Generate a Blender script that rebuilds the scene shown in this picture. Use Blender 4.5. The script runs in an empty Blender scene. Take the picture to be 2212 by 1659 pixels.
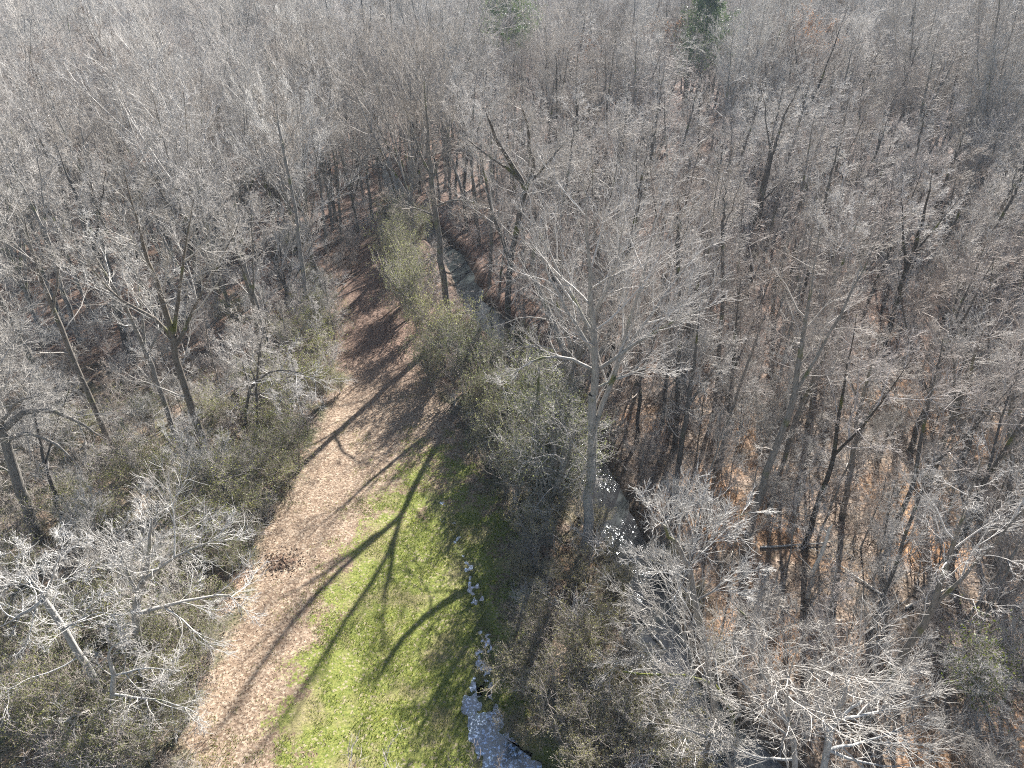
import bpy, math
import numpy as np
from mathutils import Vector

# ------------------------------------------------------------------ camera, sky, sun, exposure
SC = bpy.context.scene
COL = SC.collection
CAM_H = 40.0
HAZE = 0.00018
PITCH = math.radians(32.0)
cam_data = bpy.data.cameras.new('camera')
cam_data.lens = 24.0
cam_data.sensor_width = 36.0
cam_data.clip_start = 0.5
cam_data.clip_end = 6000
cam = bpy.data.objects.new('camera', cam_data)
COL.objects.link(cam)
cam.location = (0, 0, CAM_H)
cam.rotation_euler = (math.pi / 2 - PITCH, 0, 0)
SC.camera = cam

SUN_EL, SUN_AZ = math.radians(33), math.radians(21)      # azimuth clockwise from +Y
world = bpy.data.worlds.new('World')
SC.world = world
world.use_nodes = True
wn = world.node_tree
wn.nodes.clear()
sky = wn.nodes.new('ShaderNodeTexSky')
sky.sky_type = 'NISHITA'
sky.sun_disc = False
sky.sun_elevation = SUN_EL
sky.sun_rotation = SUN_AZ
sky.air_density = 1.0
sky.dust_density = 1.2
wbg = wn.nodes.new('ShaderNodeBackground')
wbg.inputs['Strength'].default_value = 0.05
wout = wn.nodes.new('ShaderNodeOutputWorld')
wn.links.new(sky.outputs[0], wbg.inputs[0])
wn.links.new(wbg.outputs[0], wout.inputs[0])

sun_data = bpy.data.lights.new('sun', 'SUN')
sun_data.energy = 5.0
sun_data.angle = math.radians(0.5)
sun_data.color = (1.0, 0.975, 0.94)
sun = bpy.data.objects.new('sun', sun_data)
COL.objects.link(sun)
SUN_DIR = Vector((math.sin(SUN_AZ) * math.cos(SUN_EL), math.cos(SUN_AZ) * math.cos(SUN_EL), math.sin(SUN_EL)))
sun.rotation_euler = SUN_DIR.to_track_quat('Z', 'Y').to_euler()

SC.view_settings.view_transform = 'Standard'
SC.view_settings.look = 'None'
SC.view_settings.gamma = 1
SC.view_settings.exposure = 1.85
SC.cycles.max_bounces = 5
SC.cycles.diffuse_bounces = 1
SC.cycles.glossy_bounces = 2
SC.cycles.transmission_bounces = 2
SC.cycles.transparent_max_bounces = 4
SC.cycles.volume_bounces = 0
SC.cycles.sample_clamp_indirect = 4
SC.cycles.use_denoising = False
SC.cycles.pixel_filter_type = 'BLACKMAN_HARRIS'
SC.cycles.filter_width = 1.1

# ------------------------------------------------------------------ photo <-> place (photo measured 2212 px wide)
PX, PY, PF = 1106.0, 829.5, 1475.0
CP, SP = math.cos(PITCH), math.sin(PITCH)


def ray(px, py):
    u, v = (px - PX) / PF, (py - PY) / PF
    return np.array([u, CP - v * SP, -SP - v * CP])


def gp(px, py, z=0.0):
    d = ray(px, py)
    t = (z - CAM_H) / d[2]
    return np.array([d[0] * t, d[1] * t])


def at_y(px, py, Y):
    d = ray(px, py)
    t = Y / d[1]
    return np.array([d[0] * t, Y, CAM_H + d[2] * t])


def project(x, y, z):
    dep = y * CP - (z - CAM_H) * SP
    upc = y * SP + (z - CAM_H) * CP
    return PX + PF * x / dep, PY - PF * upc / dep


# ------------------------------------------------------------------ plan of the ground
def seg_dist(x, y, poly, closed=False):
    """distance from points to a polyline, with the arc parameter of the nearest point"""
    poly = np.asarray(poly, float)
    P0 = poly if closed else poly[:-1]
    P1 = np.roll(poly, -1, 0) if closed else poly[1:]
    best = np.full(x.shape, 1e9)
    par = np.zeros(x.shape)
    for i, (a, b) in enumerate(zip(P0, P1)):
        d = b - a
        t = np.clip(((x - a[0]) * d[0] + (y - a[1]) * d[1]) / (d @ d + 1e-12), 0, 1)
        dd = np.hypot(x - a[0] - t * d[0], y - a[1] - t * d[1])
        m = dd < best
        best = np.where(m, dd, best)
        par = np.where(m, i + t, par)
    return best, par


def inside(x, y, poly):
    c = np.zeros(x.shape, bool)
    n = len(poly)
    for i in range(n):
        x0, y0 = poly[i]
        x1, y1 = poly[(i + 1) % n]
        k = ((y0 > y) != (y1 > y)) & (x < (x1 - x0) * (y - y0) / (y1 - y0 + 1e-12) + x0)
        c ^= k
    return c


def signed(x, y, poly):
    d, _ = seg_dist(x, y, poly, True)
    return np.where(inside(x, y, poly), d, -d)


def smooth(a, b, v):
    t = np.clip((v - a) / (b - a), 0, 1)
    return t * t * (3 - 2 * t)


def chaikin(p, n=2, closed=False):
    p = np.asarray(p, float)
    for _ in range(n):
        a, b = (p, np.roll(p, -1, 0)) if closed else (p[:-1], p[1:])
        q = np.empty((2 * len(a), p.shape[1]))
        q[0::2] = .75 * a + .25 * b
        q[1::2] = .25 * a + .75 * b
        p = q if closed else np.vstack([p[:1], q, p[-1:]])
    return p


CLEAR_PX = [(330, 1700), (470, 1450), (515, 1370), (548, 1270), (560, 1180), (610, 1090), (655, 1000), (705, 900), (752, 800),
            (768, 700), (765, 620), (785, 560), (800, 525), (820, 525), (830, 580), (840, 650), (880, 740), (935, 850),
            (1010, 950), (1050, 1050), (1090, 1180), (1070, 1300), (1060, 1400), (1130, 1500), (1200, 1600), (1270, 1700)]
CLEAR = chaikin([gp(*p) for p in CLEAR_PX], 2, True)
GRASS_PX = [(560, 1700), (690, 1400), (745, 1250), (800, 1080), (850, 1000), (905, 945), (960, 940), (1030, 985), (1075, 1080),
            (1105, 1200), (1075, 1320), (1065, 1420), (1120, 1520), (1200, 1620), (1260, 1700)]
GRASS = chaikin([gp(*p) for p in GRASS_PX], 2, True)
PUD_PX = [(1000, 1490), (1040, 1465), (1068, 1510), (1090, 1560), (1112, 1605), (1150, 1640), (1215, 1655), (1225, 1710), (1060, 1710), (1030, 1640), (1008, 1560)]
PUD = chaikin([gp(*p) for p in PUD_PX], 2, True)
DITCH_PX = [(925, 1060), (960, 1110), (985, 1170), (1010, 1240), (1035, 1300), (1045, 1380), (1045, 1470), (1050, 1520)]
DITCH = chaikin([gp(*p) for p in DITCH_PX], 2)
WATER_Z = -0.95
CREEK_PX = [(800, 300), (830, 360), (858, 420), (890, 470), (945, 520), (985, 560), (1010, 630), (1050, 690), (1100, 730), (1165, 800),
            (1235, 880), (1265, 960), (1290, 1050), (1335, 1140), (1385, 1240), (1425, 1340), (1440, 1440), (1490, 1530), (1560, 1610),
            (1640, 1700), (1740, 1800)]
CREEK = chaikin([gp(*p, WATER_Z) for p in CREEK_PX], 2)
CREEK_W = np.interp(np.linspace(0, 1, len(CREEK)), [0, .3, .42, .6, .75, 1], [1.3, 1.3, 1.4, 1.1, 1.25, 1.7])   # half width at the water


def vnoise(x, y, s, seed=0):
    """smooth value noise, -1..1"""
    x, y = x / s + seed * 17.13, y / s + seed * 9.71
    xi, yi = np.floor(x), np.floor(y)
    fx, fy = x - xi, y - yi
    fx, fy = fx * fx * (3 - 2 * fx), fy * fy * (3 - 2 * fy)

    def h(a, b):
        v = np.sin(a * 127.1 + b * 311.7 + seed * 74.7) * 43758.5453
        return (v - np.floor(v)) * 2 - 1
    return (h(xi, yi) * (1 - fx) + h(xi + 1, yi) * fx) * (1 - fy) + (h(xi, yi + 1) * (1 - fx) + h(xi + 1, yi + 1) * fx) * fy


PUD_Z = -0.05


def ground_z(x, y):
    x, y = np.asarray(x, float), np.asarray(y, float)
    z = 0.16 * vnoise(x, y, 9, 1) + 0.07 * vnoise(x, y, 2.6, 2)
    cl = smooth(-1.5, 1.5, signed(x, y, CLEAR))
    z = z * (1 - .75 * cl) + .025 * vnoise(x, y, .7, 3)
    pd = smooth(-.9, .5, signed(x, y, PUD))
    z = z * (1 - pd) + pd * (PUD_Z - .015 - .075 * smooth(0, .9, signed(x, y, PUD)) + .03 * vnoise(x, y, .8, 4) + .06 * vnoise(x, y, .45, 5) + .02 * vnoise(x, y, .2, 15))
    dd, dpar = seg_dist(x, y, DITCH)
    dt = smooth(1.3, .2, dd)
    z = z * (1 - dt) + dt * (PUD_Z + np.interp(dpar, [0, len(DITCH)], [.06, .0]) + .03 * vnoise(x, y, .9, 6) + .05 * vnoise(x, y, .36, 7) + .055 * vnoise(x, y, .2, 16))
    d, par = seg_dist(x, y, CREEK)
    w = np.interp(par, np.arange(len(CREEK)), CREEK_W) + .45 * vnoise(x, y, 3.1, 8) + .2 * vnoise(x, y, 1.1, 9)
    f = smooth(w + 2.0, w - .5, d)
    z = z - f * 1.45 + smooth(w + 4.5, w + 1.5, d) * (1 - f) * .12
    return z


def gz(x, y):
    return float(ground_z(np.array([x]), np.array([y]))[0])


# ------------------------------------------------------------------ materials
def new_mat(name):
    m = bpy.data.materials.new(name)
    m.use_nodes = True
    nt = m.node_tree
    nt.nodes.clear()
    out = nt.nodes.new('ShaderNodeOutputMaterial')
    b = nt.nodes.new('ShaderNodeBsdfPrincipled')
    nt.links.new(b.outputs[0], out.inputs[0])
    return m, nt, b, out


def N(nt, t, **kw):
    n = nt.nodes.new(t)
    for k, v in kw.items():
        if k.startswith('i_'):
            n.inputs[k[2:].replace('_', ' ')].default_value = v
        else:
            setattr(n, k, v)
    return n


def ramp(nt, stops):
    n = nt.nodes.new('ShaderNodeValToRGB')
    e = n.color_ramp.elements
    while len(e) < len(stops):
        e.new(.5)
    for el, (p, c) in zip(e, stops):
        el.position = p
        el.color = (*c, 1)
    return n


def mixc(nt, fac, a, b, blend='MIX'):
    n = nt.nodes.new('ShaderNodeMix')
    n.data_type = 'RGBA'
    n.blend_type = blend
    for s, v in ((n.inputs[0], fac), (n.inputs[6], a), (n.inputs[7], b)):
        if isinstance(v, (int, float)):
            s.default_value = v
        elif isinstance(v, tuple):
            s.default_value = (*v, 1)
        else:
            nt.links.new(v, s)
    return n.outputs[2]


def math_n(nt, op, a, b=None, clamp=False):
    n = nt.nodes.new('ShaderNodeMath')
    n.operation = op
    n.use_clamp = clamp
    for i, v in enumerate((a, b)):
        if v is None:
            continue
        if isinstance(v, (int, float)):
            n.inputs[i].default_value = v
        else:
            nt.links.new(v, n.inputs[i])
    return n.outputs[0]


def remap(nt, v, a, b, lo=0.0, hi=1.0):
    n = nt.nodes.new('ShaderNodeMapRange')
    n.interpolation_type = 'SMOOTHSTEP'
    nt.links.new(v, n.inputs[0])
    n.inputs[1].default_value, n.inputs[2].default_value = a, b
    n.inputs[3].default_value, n.inputs[4].default_value = lo, hi
    return n.outputs[0]


def bark_mat(name, dark, light, moss=0.0, rough=.85, per_tree=.25, spec=.25):
    m, nt, b, out = new_mat(name)
    tc = N(nt, 'ShaderNodeTexCoord')
    mp = N(nt, 'ShaderNodeMapping')
    mp.inputs['Scale'].default_value = (6, 6, 1.2)
    nt.links.new(tc.outputs['Object'], mp.inputs[0])
    n1 = N(nt, 'ShaderNodeTexNoise', i_Scale=1.6, i_Detail=5.0, i_Roughness=.65)
    nt.links.new(mp.outputs[0], n1.inputs['Vector'])
    r = ramp(nt, [(.3, dark), (.7, light)])
    nt.links.new(n1.outputs[0], r.inputs[0])
    col = r.outputs[0]
    oi = N(nt, 'ShaderNodeObjectInfo')
    p = per_tree
    rr = ramp(nt, [(0, (1 - p * 1.3, 1 - p * 1.5, 1 - p * 1.7)), (.35, (1 - p * .2, 1 - p * .3, 1 - p * .4)), (.7, (1 + p * .4, 1 + p * .4, 1 + p * .42)), (1, (1 + p * 1.2, 1 + p * 1.25, 1 + p * 1.35))])
    nt.links.new(oi.outputs['Random'], rr.inputs[0])
    col = mixc(nt, 1.0, col, rr.outputs[0], 'MULTIPLY')
    if moss:
        n2 = N(nt, 'ShaderNodeTexNoise', i_Scale=.55, i_Detail=4.0)
        nt.links.new(tc.outputs['Object'], n2.inputs['Vector'])
        f = remap(nt, n2.outputs[0], .62 - moss * .3, .78 - moss * .3, 0, .85)
        col = mixc(nt, f, col, (.105, .115, .022))
    nt.links.new(col, b.inputs['Base Color'])
    b.inputs['Roughness'].default_value = rough
    b.inputs['Specular IOR Level'].default_value = spec
    bp = N(nt, 'ShaderNodeBump', i_Strength=.6, i_Distance=.03)
    nt.links.new(n1.outputs[0], bp.inputs['Height'])
    nt.links.new(bp.outputs[0], b.inputs['Normal'])
    return m


M = {}
M['bark_grey'] = bark_mat('bark_grey', (.10, .088, .075), (.30, .28, .25), .25)
M['bark_pale'] = bark_mat('bark_pale', (.20, .19, .175), (.50, .49, .46), .12)
M['bark_dark'] = bark_mat('bark_dark', (.05, .044, .038), (.14, .125, .11), .2)
M['twig_grey'] = bark_mat('twig_grey', (.345, .318, .285), (.55, .515, .472), 0, .75, .25, .25)
M['twig_pale'] = bark_mat('twig_pale', (.36, .34, .31), (.56, .53, .485), 0, .75, .15, .25)
M['twig_brown'] = bark_mat('twig_brown', (.30, .258, .228), (.47, .42, .375), 0, .75, .25, .25)
M['moss'] = bark_mat('moss', (.07, .08, .018), (.20, .21, .05), 0, .95, .1)
M['dead_wood'] = bark_mat('dead_wood', (.5, .46, .4), (.72, .68, .6), 0, .8, .05)


def leaf_mat(name, stops, trans=.35, rough=.55, backtint=(1.1, 1.15, .7)):
    m, nt, b, out = new_mat(name)
    at = N(nt, 'ShaderNodeAttribute', attribute_name='tint')
    r = ramp(nt, stops)
    nt.links.new(at.outputs['Fac'], r.inputs[0])
    oi = N(nt, 'ShaderNodeObjectInfo')
    rr = ramp(nt, [(0, (.75, .78, .8)), (1, (1.25, 1.2, 1.1))])
    nt.links.new(oi.outputs['Random'], rr.inputs[0])
    col = mixc(nt, 1.0, r.outputs[0], rr.outputs[0], 'MULTIPLY')
    nt.links.new(col, b.inputs['Base Color'])
    b.inputs['Roughness'].default_value = rough
    tr = N(nt, 'ShaderNodeBsdfTranslucent')
    tc = mixc(nt, 1.0, col, backtint, 'MULTIPLY')
    nt.links.new(tc, tr.inputs[0])
    mx = N(nt, 'ShaderNodeMixShader')
    mx.inputs[0].default_value = trans
    nt.links.new(b.outputs[0], mx.inputs[1])
    nt.links.new(tr.outputs[0], mx.inputs[2])
    nt.links.new(mx.outputs[0], out.inputs[0])
    return m


M['leaf_olive'] = leaf_mat('leaf_olive', [(0, (.085, .09, .055)), (.6, (.19, .192, .13)), (1, (.35, .345, .26))], .5)
M['leaf_green'] = leaf_mat('leaf_green', [(0, (.10, .112, .045)), (.6, (.215, .222, .10)), (1, (.39, .385, .22))], .5)
M['leaf_tan'] = leaf_mat('leaf_tan', [(0, (.135, .124, .066)), (.6, (.255, .235, .14)), (1, (.42, .385, .255))], .45)
M['leaf_brown'] = leaf_mat('leaf_brown', [(0, (.16, .10, .065)), (1, (.31, .215, .15))], .4, .6, (1.2, .9, .6))
M['needle'] = leaf_mat('needle', [(0, (.045, .075, .04)), (.7, (.095, .13, .06)), (1, (.21, .235, .085))], .4)
M['leaf_lime'] = leaf_mat('leaf_lime', [(0, (.08, .11, .025)), (1, (.21, .235, .05))], .45)
M['litter'] = leaf_mat('litter', [(0, (.075, .046, .03)), (.25, (.165, .10, .06)), (.5, (.26, .18, .115)), (.75, (.34, .26, .18)), (1, (.50, .42, .32))], .15, .6, (1.1, .9, .7))
M['grass'] = leaf_mat('grass', [(0, (.06, .09, .014)), (.5, (.16, .20, .034)), (.85, (.26, .275, .065)), (1, (.35, .31, .13))], .4, .5, (1.2, 1.2, .5))


def ground_mat():
    m, nt, b, out = new_mat('ground')
    geo = N(nt, 'ShaderNodeNewGeometry')
    pos = geo.outputs['Position']

    def noise(scale, detail=4.0, rough=.6):
        n = N(nt, 'ShaderNodeTexNoise', i_Scale=scale, i_Detail=detail, i_Roughness=rough)
        nt.links.new(pos, n.inputs['Vector'])
        return n.outputs[0]

    def attr(n):
        return N(nt, 'ShaderNodeAttribute', attribute_name=n).outputs['Fac']
    vor = N(nt, 'ShaderNodeTexVoronoi', i_Scale=7.5, i_Randomness=1.0)
    nt.links.new(pos, vor.inputs['Vector'])
    sep = N(nt, 'ShaderNodeSeparateColor')
    nt.links.new(vor.outputs['Color'], sep.inputs[0])
    cell = sep.outputs[0]
    wood = ramp(nt, [(0, (.07, .05, .037)), (.35, (.155, .11, .08)), (.7, (.26, .19, .14)), (1, (.40, .31, .24))])
    nt.links.new(cell, wood.inputs[0])
    path = ramp(nt, [(0, (.13, .086, .056)), (.35, (.215, .152, .104)), (.7, (.29, .215, .15)), (1, (.39, .31, .23))])
    nt.links.new(cell, path.inputs[0])
    # woodland floor: damp dark patches, orange drifts
    big = noise(.12, 3)
    orange = remap(nt, noise(.075, 3), .5, .64, 0, .85)
    orange = math_n(nt, 'MULTIPLY', math_n(nt, 'MAXIMUM', orange, attr('orange')), math_n(nt, 'SUBTRACT', 1.0, attr('green')), True)
    w = mixc(nt, orange, wood.outputs[0], mixc(nt, cell, (.20, .095, .04), (.52, .29, .145)))
    w = mixc(nt, remap(nt, big, .52, .7, 0, .55), w, (.075, .062, .045))
    gre = mixc(nt, cell, (.035, .045, .018), (.12, .125, .06))
    w = mixc(nt, math_n(nt, 'MULTIPLY', attr('green'), remap(nt, noise(.45, 4), .40, .60)), w, gre)
    # clearing: pinkish leaf litter
    fine = noise(1.3, 5, .7)
    pm = math_n(nt, 'ADD', attr('clear'), math_n(nt, 'MULTIPLY', math_n(nt, 'SUBTRACT', fine, .5), .8))
    c = mixc(nt, remap(nt, pm, .25, .7), w, path.outputs[0])
    c = mixc(nt, math_n(nt, 'MULTIPLY', attr('upper'), .75), c, mixc(nt, cell, (.085, .048, .036), (.22, .135, .10)))
    # grass
    gr = ramp(nt, [(.2, (.05, .07, .014)), (.42, (.12, .145, .028)), (.6, (.21, .215, .055)), (.8, (.34, .31, .13))])
    gn = noise(5.5, 4, .7)
    nt.links.new(gn, gr.inputs[0])
    gc = mixc(nt, remap(nt, cell, .88, .9, 0, .55), gr.outputs[0], path.outputs[0])
    gc = mixc(nt, remap(nt, noise(.33, 4), .48, .66, 0, .75), gc, mixc(nt, gn, (.14, .115, .05), (.33, .27, .15)))
    patch = math_n(nt, 'ADD', math_n(nt, 'MULTIPLY', math_n(nt, 'SUBTRACT', noise(.5, 6, .72), .5), 2.2), math_n(nt, 'MULTIPLY', math_n(nt, 'SUBTRACT', cell, .5), .35))
    gm = math_n(nt, 'ADD', attr('grass'), patch)
    c = mixc(nt, remap(nt, gm, .38, .62), c, gc)
    # wet ground
    c = mixc(nt, attr('wet'), c, mixc(nt, gn, (.022, .026, .012), (.07, .075, .03)))
    c = mixc(nt, attr('bank'), c, mixc(nt, fine, (.03, .024, .017), (.12, .09, .06)))
    nt.links.new(c, b.inputs['Base Color'])
    b.inputs['Roughness'].default_value = .9
    b.inputs['Specular IOR Level'].default_value = .2
    bp = N(nt, 'ShaderNodeBump', i_Strength=.8, i_Distance=.08)
    h = math_n(nt, 'ADD', math_n(nt, 'MULTIPLY', cell, .6), noise(4, 4))
    nt.links.new(h, bp.inputs['Height'])
    nt.links.new(bp.outputs[0], b.inputs['Normal'])
    return m


M['ground'] = ground_mat()


def water_mat(name, tone_a, tone_b, rough, bump, scale, spec=.5, sky_gaps=None, calm=False, sheen=0):
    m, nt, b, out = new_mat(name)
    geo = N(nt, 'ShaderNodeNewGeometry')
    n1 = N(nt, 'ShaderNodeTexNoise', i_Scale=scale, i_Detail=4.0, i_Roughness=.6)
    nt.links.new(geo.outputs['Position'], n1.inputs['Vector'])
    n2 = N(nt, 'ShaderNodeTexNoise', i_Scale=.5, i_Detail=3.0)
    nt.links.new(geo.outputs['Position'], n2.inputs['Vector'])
    c = mixc(nt, remap(nt, n2.outputs[0], .35, .65), tone_a, tone_b)
    if sky_gaps:
        n3 = N(nt, 'ShaderNodeTexNoise', i_Scale=sky_gaps[0], i_Detail=5.0, i_Roughness=.7)
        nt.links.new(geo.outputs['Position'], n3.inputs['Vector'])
        c = mixc(nt, remap(nt, n3.outputs[0], sky_gaps[1], sky_gaps[2]), c, sky_gaps[3])
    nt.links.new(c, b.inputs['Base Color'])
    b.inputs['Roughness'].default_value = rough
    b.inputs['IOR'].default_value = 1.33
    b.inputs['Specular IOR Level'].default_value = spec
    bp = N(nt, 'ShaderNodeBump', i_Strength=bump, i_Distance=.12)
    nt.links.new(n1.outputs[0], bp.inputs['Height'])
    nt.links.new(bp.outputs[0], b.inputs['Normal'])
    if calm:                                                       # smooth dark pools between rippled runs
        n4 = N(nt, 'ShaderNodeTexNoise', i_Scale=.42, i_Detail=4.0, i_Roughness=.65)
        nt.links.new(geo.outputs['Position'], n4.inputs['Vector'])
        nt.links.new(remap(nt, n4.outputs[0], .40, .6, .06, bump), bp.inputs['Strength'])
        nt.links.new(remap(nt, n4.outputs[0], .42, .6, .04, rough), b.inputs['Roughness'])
    if sheen:                                                      # extra mirror layer mixed evenly over the water
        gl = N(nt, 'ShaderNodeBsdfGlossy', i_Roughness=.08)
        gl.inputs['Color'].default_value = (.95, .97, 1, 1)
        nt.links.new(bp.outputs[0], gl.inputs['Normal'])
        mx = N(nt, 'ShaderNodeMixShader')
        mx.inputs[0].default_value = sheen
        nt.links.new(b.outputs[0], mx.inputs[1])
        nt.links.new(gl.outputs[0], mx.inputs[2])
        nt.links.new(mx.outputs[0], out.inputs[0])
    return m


M['stream'] = water_mat('stream', (.018, .022, .022), (.04, .046, .044), .16, .5, 2.2, .5, calm=True, sheen=.05)
M['puddle'] = water_mat('puddle', (.30, .48, .78), (.76, .85, .95), .15, .15, 4.0, .6, (6.0, .40, .48, (.03, .05, .06)), sheen=.16)  # blue-white sky reflection painted into the base colour, broken by dark gaps


# ------------------------------------------------------------------ mesh helpers
def link_mesh(name, me, parent=None):
    o = bpy.data.objects.new(name, me)
    COL.objects.link(o)
    if parent is not None:
        o.parent = parent
    return o


def tag(o, label=None, cat=None, group=None, kind=None):
    if label:
        o['label'] = label
    if cat:
        o['category'] = cat
    if group:
        o['group'] = group
    if kind:
        o['kind'] = kind
    return o


def mesh_from(name, V, F, mat, attrs=None, smooth_shade=False):
    """V (n,3); F (m,k) array of equal-size faces, or list of such arrays"""
    Fs = F if isinstance(F, list) else [F]
    Fs = [np.asarray(f, np.int32) for f in Fs if len(f)]
    me = bpy.data.meshes.new(name)
    me.vertices.add(len(V))
    me.vertices.foreach_set('co', np.asarray(V, np.float32).ravel())
    nl = sum(f.size for f in Fs)
    npoly = sum(len(f) for f in Fs)
    me.loops.add(nl)
    me.loops.foreach_set('vertex_index', np.concatenate([f.ravel() for f in Fs]))
    me.polygons.add(npoly)
    starts, s = [], 0
    for f in Fs:
        starts.append(s + np.arange(len(f), dtype=np.int32) * f.shape[1])
        s += f.size
    me.polygons.foreach_set('loop_start', np.concatenate(starts).astype(np.int32))
    me.update(calc_edges=True)
    me.materials.append(mat)
    if smooth_shade:
        me.polygons.foreach_set('use_smooth', np.ones(npoly, bool))
    for n, (dom, arr) in (attrs or {}).items():
        a = me.attributes.new(n, 'FLOAT', dom)
        a.data.foreach_set('value', np.asarray(arr, np.float32))
    return me


def unit(v):
    return v / (np.linalg.norm(v, axis=-1, keepdims=True) + 1e-12)


def tubes(groups):
    """groups: list of (P (m,n,3), R (m,n), sides) -> V, F"""
    Vs, Fs, off = [], [], 0
    for P, R, k in groups:
        m, n = P.shape[:2]
        if m == 0:
            continue
        T = np.empty_like(P)
        T[:, 1:-1] = P[:, 2:] - P[:, :-2]
        T[:, 0] = P[:, 1] - P[:, 0]
        T[:, -1] = P[:, -1] - P[:, -2]
        T = unit(T)
        mean = unit(P[:, -1] - P[:, 0])
        ref = np.where(np.abs(mean[:, 2:3]) < .8, np.array([[0, 0, 1.0]]), np.array([[1.0, 0, 0]]))
        ref = unit(np.cross(mean, ref))[:, None, :]
        u = unit(ref - (ref * T).sum(-1, keepdims=True) * T)
        v = np.cross(T, u)
        a = np.arange(k) * 2 * math.pi / k
        ring = P[:, :, None, :] + R[:, :, None, None] * (u[:, :, None, :] * np.cos(a)[:, None] + v[:, :, None, :] * np.sin(a)[:, None])
        V = ring.reshape(-1, 3)
        base = (np.arange(m) * n * k)[:, None, None] + (np.arange(n - 1) * k)[None, :, None]
        j = np.arange(k)[None, None, :]
        j2 = (j + 1) % k
        F = np.stack([base + j, base + j2, base + k + j2, base + k + j], -1).reshape(-1, 4) + off
        Vs.append(V)
        Fs.append(F)
        off += len(V)
    return np.vstack(Vs), np.vstack(Fs)


def interp(P, R, idx, t):
    n = P.shape[1]
    f = np.clip(t, 0, .9999) * (n - 1)
    i = f.astype(int)
    w = (f - i)[:, None]
    a, b = P[idx, i], P[idx, i + 1]
    return a * (1 - w) + b * w, unit(b - a), R[idx, i] * (1 - w[:, 0]) + R[idx, i + 1] * w[:, 0]


def spawn(rng, P, R, L, n, t0, t1, ang, angj, ratio, ratioj, taper, nseg, wander, trop, rmin, rk=.02, Lmax=1e9):
    """n children on every parent; taper: how much shorter children get towards the parent's tip"""
    m = len(P)
    idx = np.repeat(np.arange(m), n)
    k = np.tile(np.arange(n), m)
    tot = m * n
    t = t0 + (t1 - t0) * (k + rng.random(tot)) / n
    pos, tan, rad = interp(P, R, idx, t)
    az = k * 2.4 + rng.normal(0, .6, tot) + np.repeat(rng.random(m) * 6.28, n)
    ref = np.where(np.abs(tan[:, 2:3]) < .8, np.array([[0, 0, 1.0]]), np.array([[1.0, 0, 0]]))
    u = unit(np.cross(tan, ref))
    v = np.cross(tan, u)
    an = np.clip(rng.normal(ang, angj, tot), .15, 1.9)[:, None]
    d = tan * np.cos(an) + (u * np.cos(az)[:, None] + v * np.sin(az)[:, None]) * np.sin(an)
    Lc = L[idx] * ratio * (1 - taper * (t - t0) / max(t1 - t0, 1e-6)) * np.clip(rng.normal(1, ratioj, tot), .45, 1.6)
    Lc = np.minimum(Lc, Lmax)
    Q = np.empty((tot, nseg + 1, 3))
    Q[:, 0] = pos
    for s in range(nseg):
        d = unit(d + rng.normal(0, wander, (tot, 3)) + np.array([0, 0, trop]))
        Q[:, s + 1] = Q[:, s] + d * (Lc / nseg)[:, None]
    r0 = np.maximum(np.minimum(rad * .8, rk * Lc + .004), rmin)
    fr = np.linspace(0, 1, nseg + 1)[None, :]
    RR = r0[:, None] * (1 - fr) ** .75
    RR = np.maximum(RR, rmin * (1 - .45 * fr))
    return Q, RR, Lc


def stem_curve(rng, pts, n, wob):
    """smooth polyline through pts with a little wander"""
    p = chaikin(np.asarray(pts, float), 2)
    s = np.r_[0, np.cumsum(np.linalg.norm(np.diff(p, axis=0), axis=1))]
    q = np.stack([np.interp(np.linspace(0, s[-1], n), s, p[:, i]) for i in range(3)], 1)
    w = rng.normal(0, wob, (n, 3))
    w[0] = 0
    w[:, 2] *= .3
    return q + w, s[-1]


FORMS = {
    #            fork height, stems, spread, limbs per stem, limb angle, limb ratio, up-pull of limbs, up-pull of twigs, wiggle
    'vase':      dict(fork=.30, ns=5, sp=.36, limb=9, la=.58, lr=.40, lt=.08, tt=.08, wig=.09, ba=.75),
    'spreading': dict(fork=.38, ns=3, sp=.42, limb=9, la=.95, lr=.48, lt=.03, tt=.03, wig=.20),
    'slender':   dict(fork=.80, ns=2, sp=.20, limb=13, la=.90, lr=.23, lt=.08, tt=.05, wig=.16),
    'forked':    dict(fork=.48, ns=2, sp=.30, limb=10, la=.80, lr=.38, lt=.07, tt=.06, wig=.17),
    'fan':       dict(fork=.30, ns=4, sp=.34, limb=8, la=.58, lr=.44, lt=.05, tt=.06, wig=.085, ba=.72),
    'leaning':   dict(fork=.55, ns=2, sp=.30, limb=9, la=.85, lr=.38, lt=.10, tt=.07, wig=.18),
}


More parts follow.
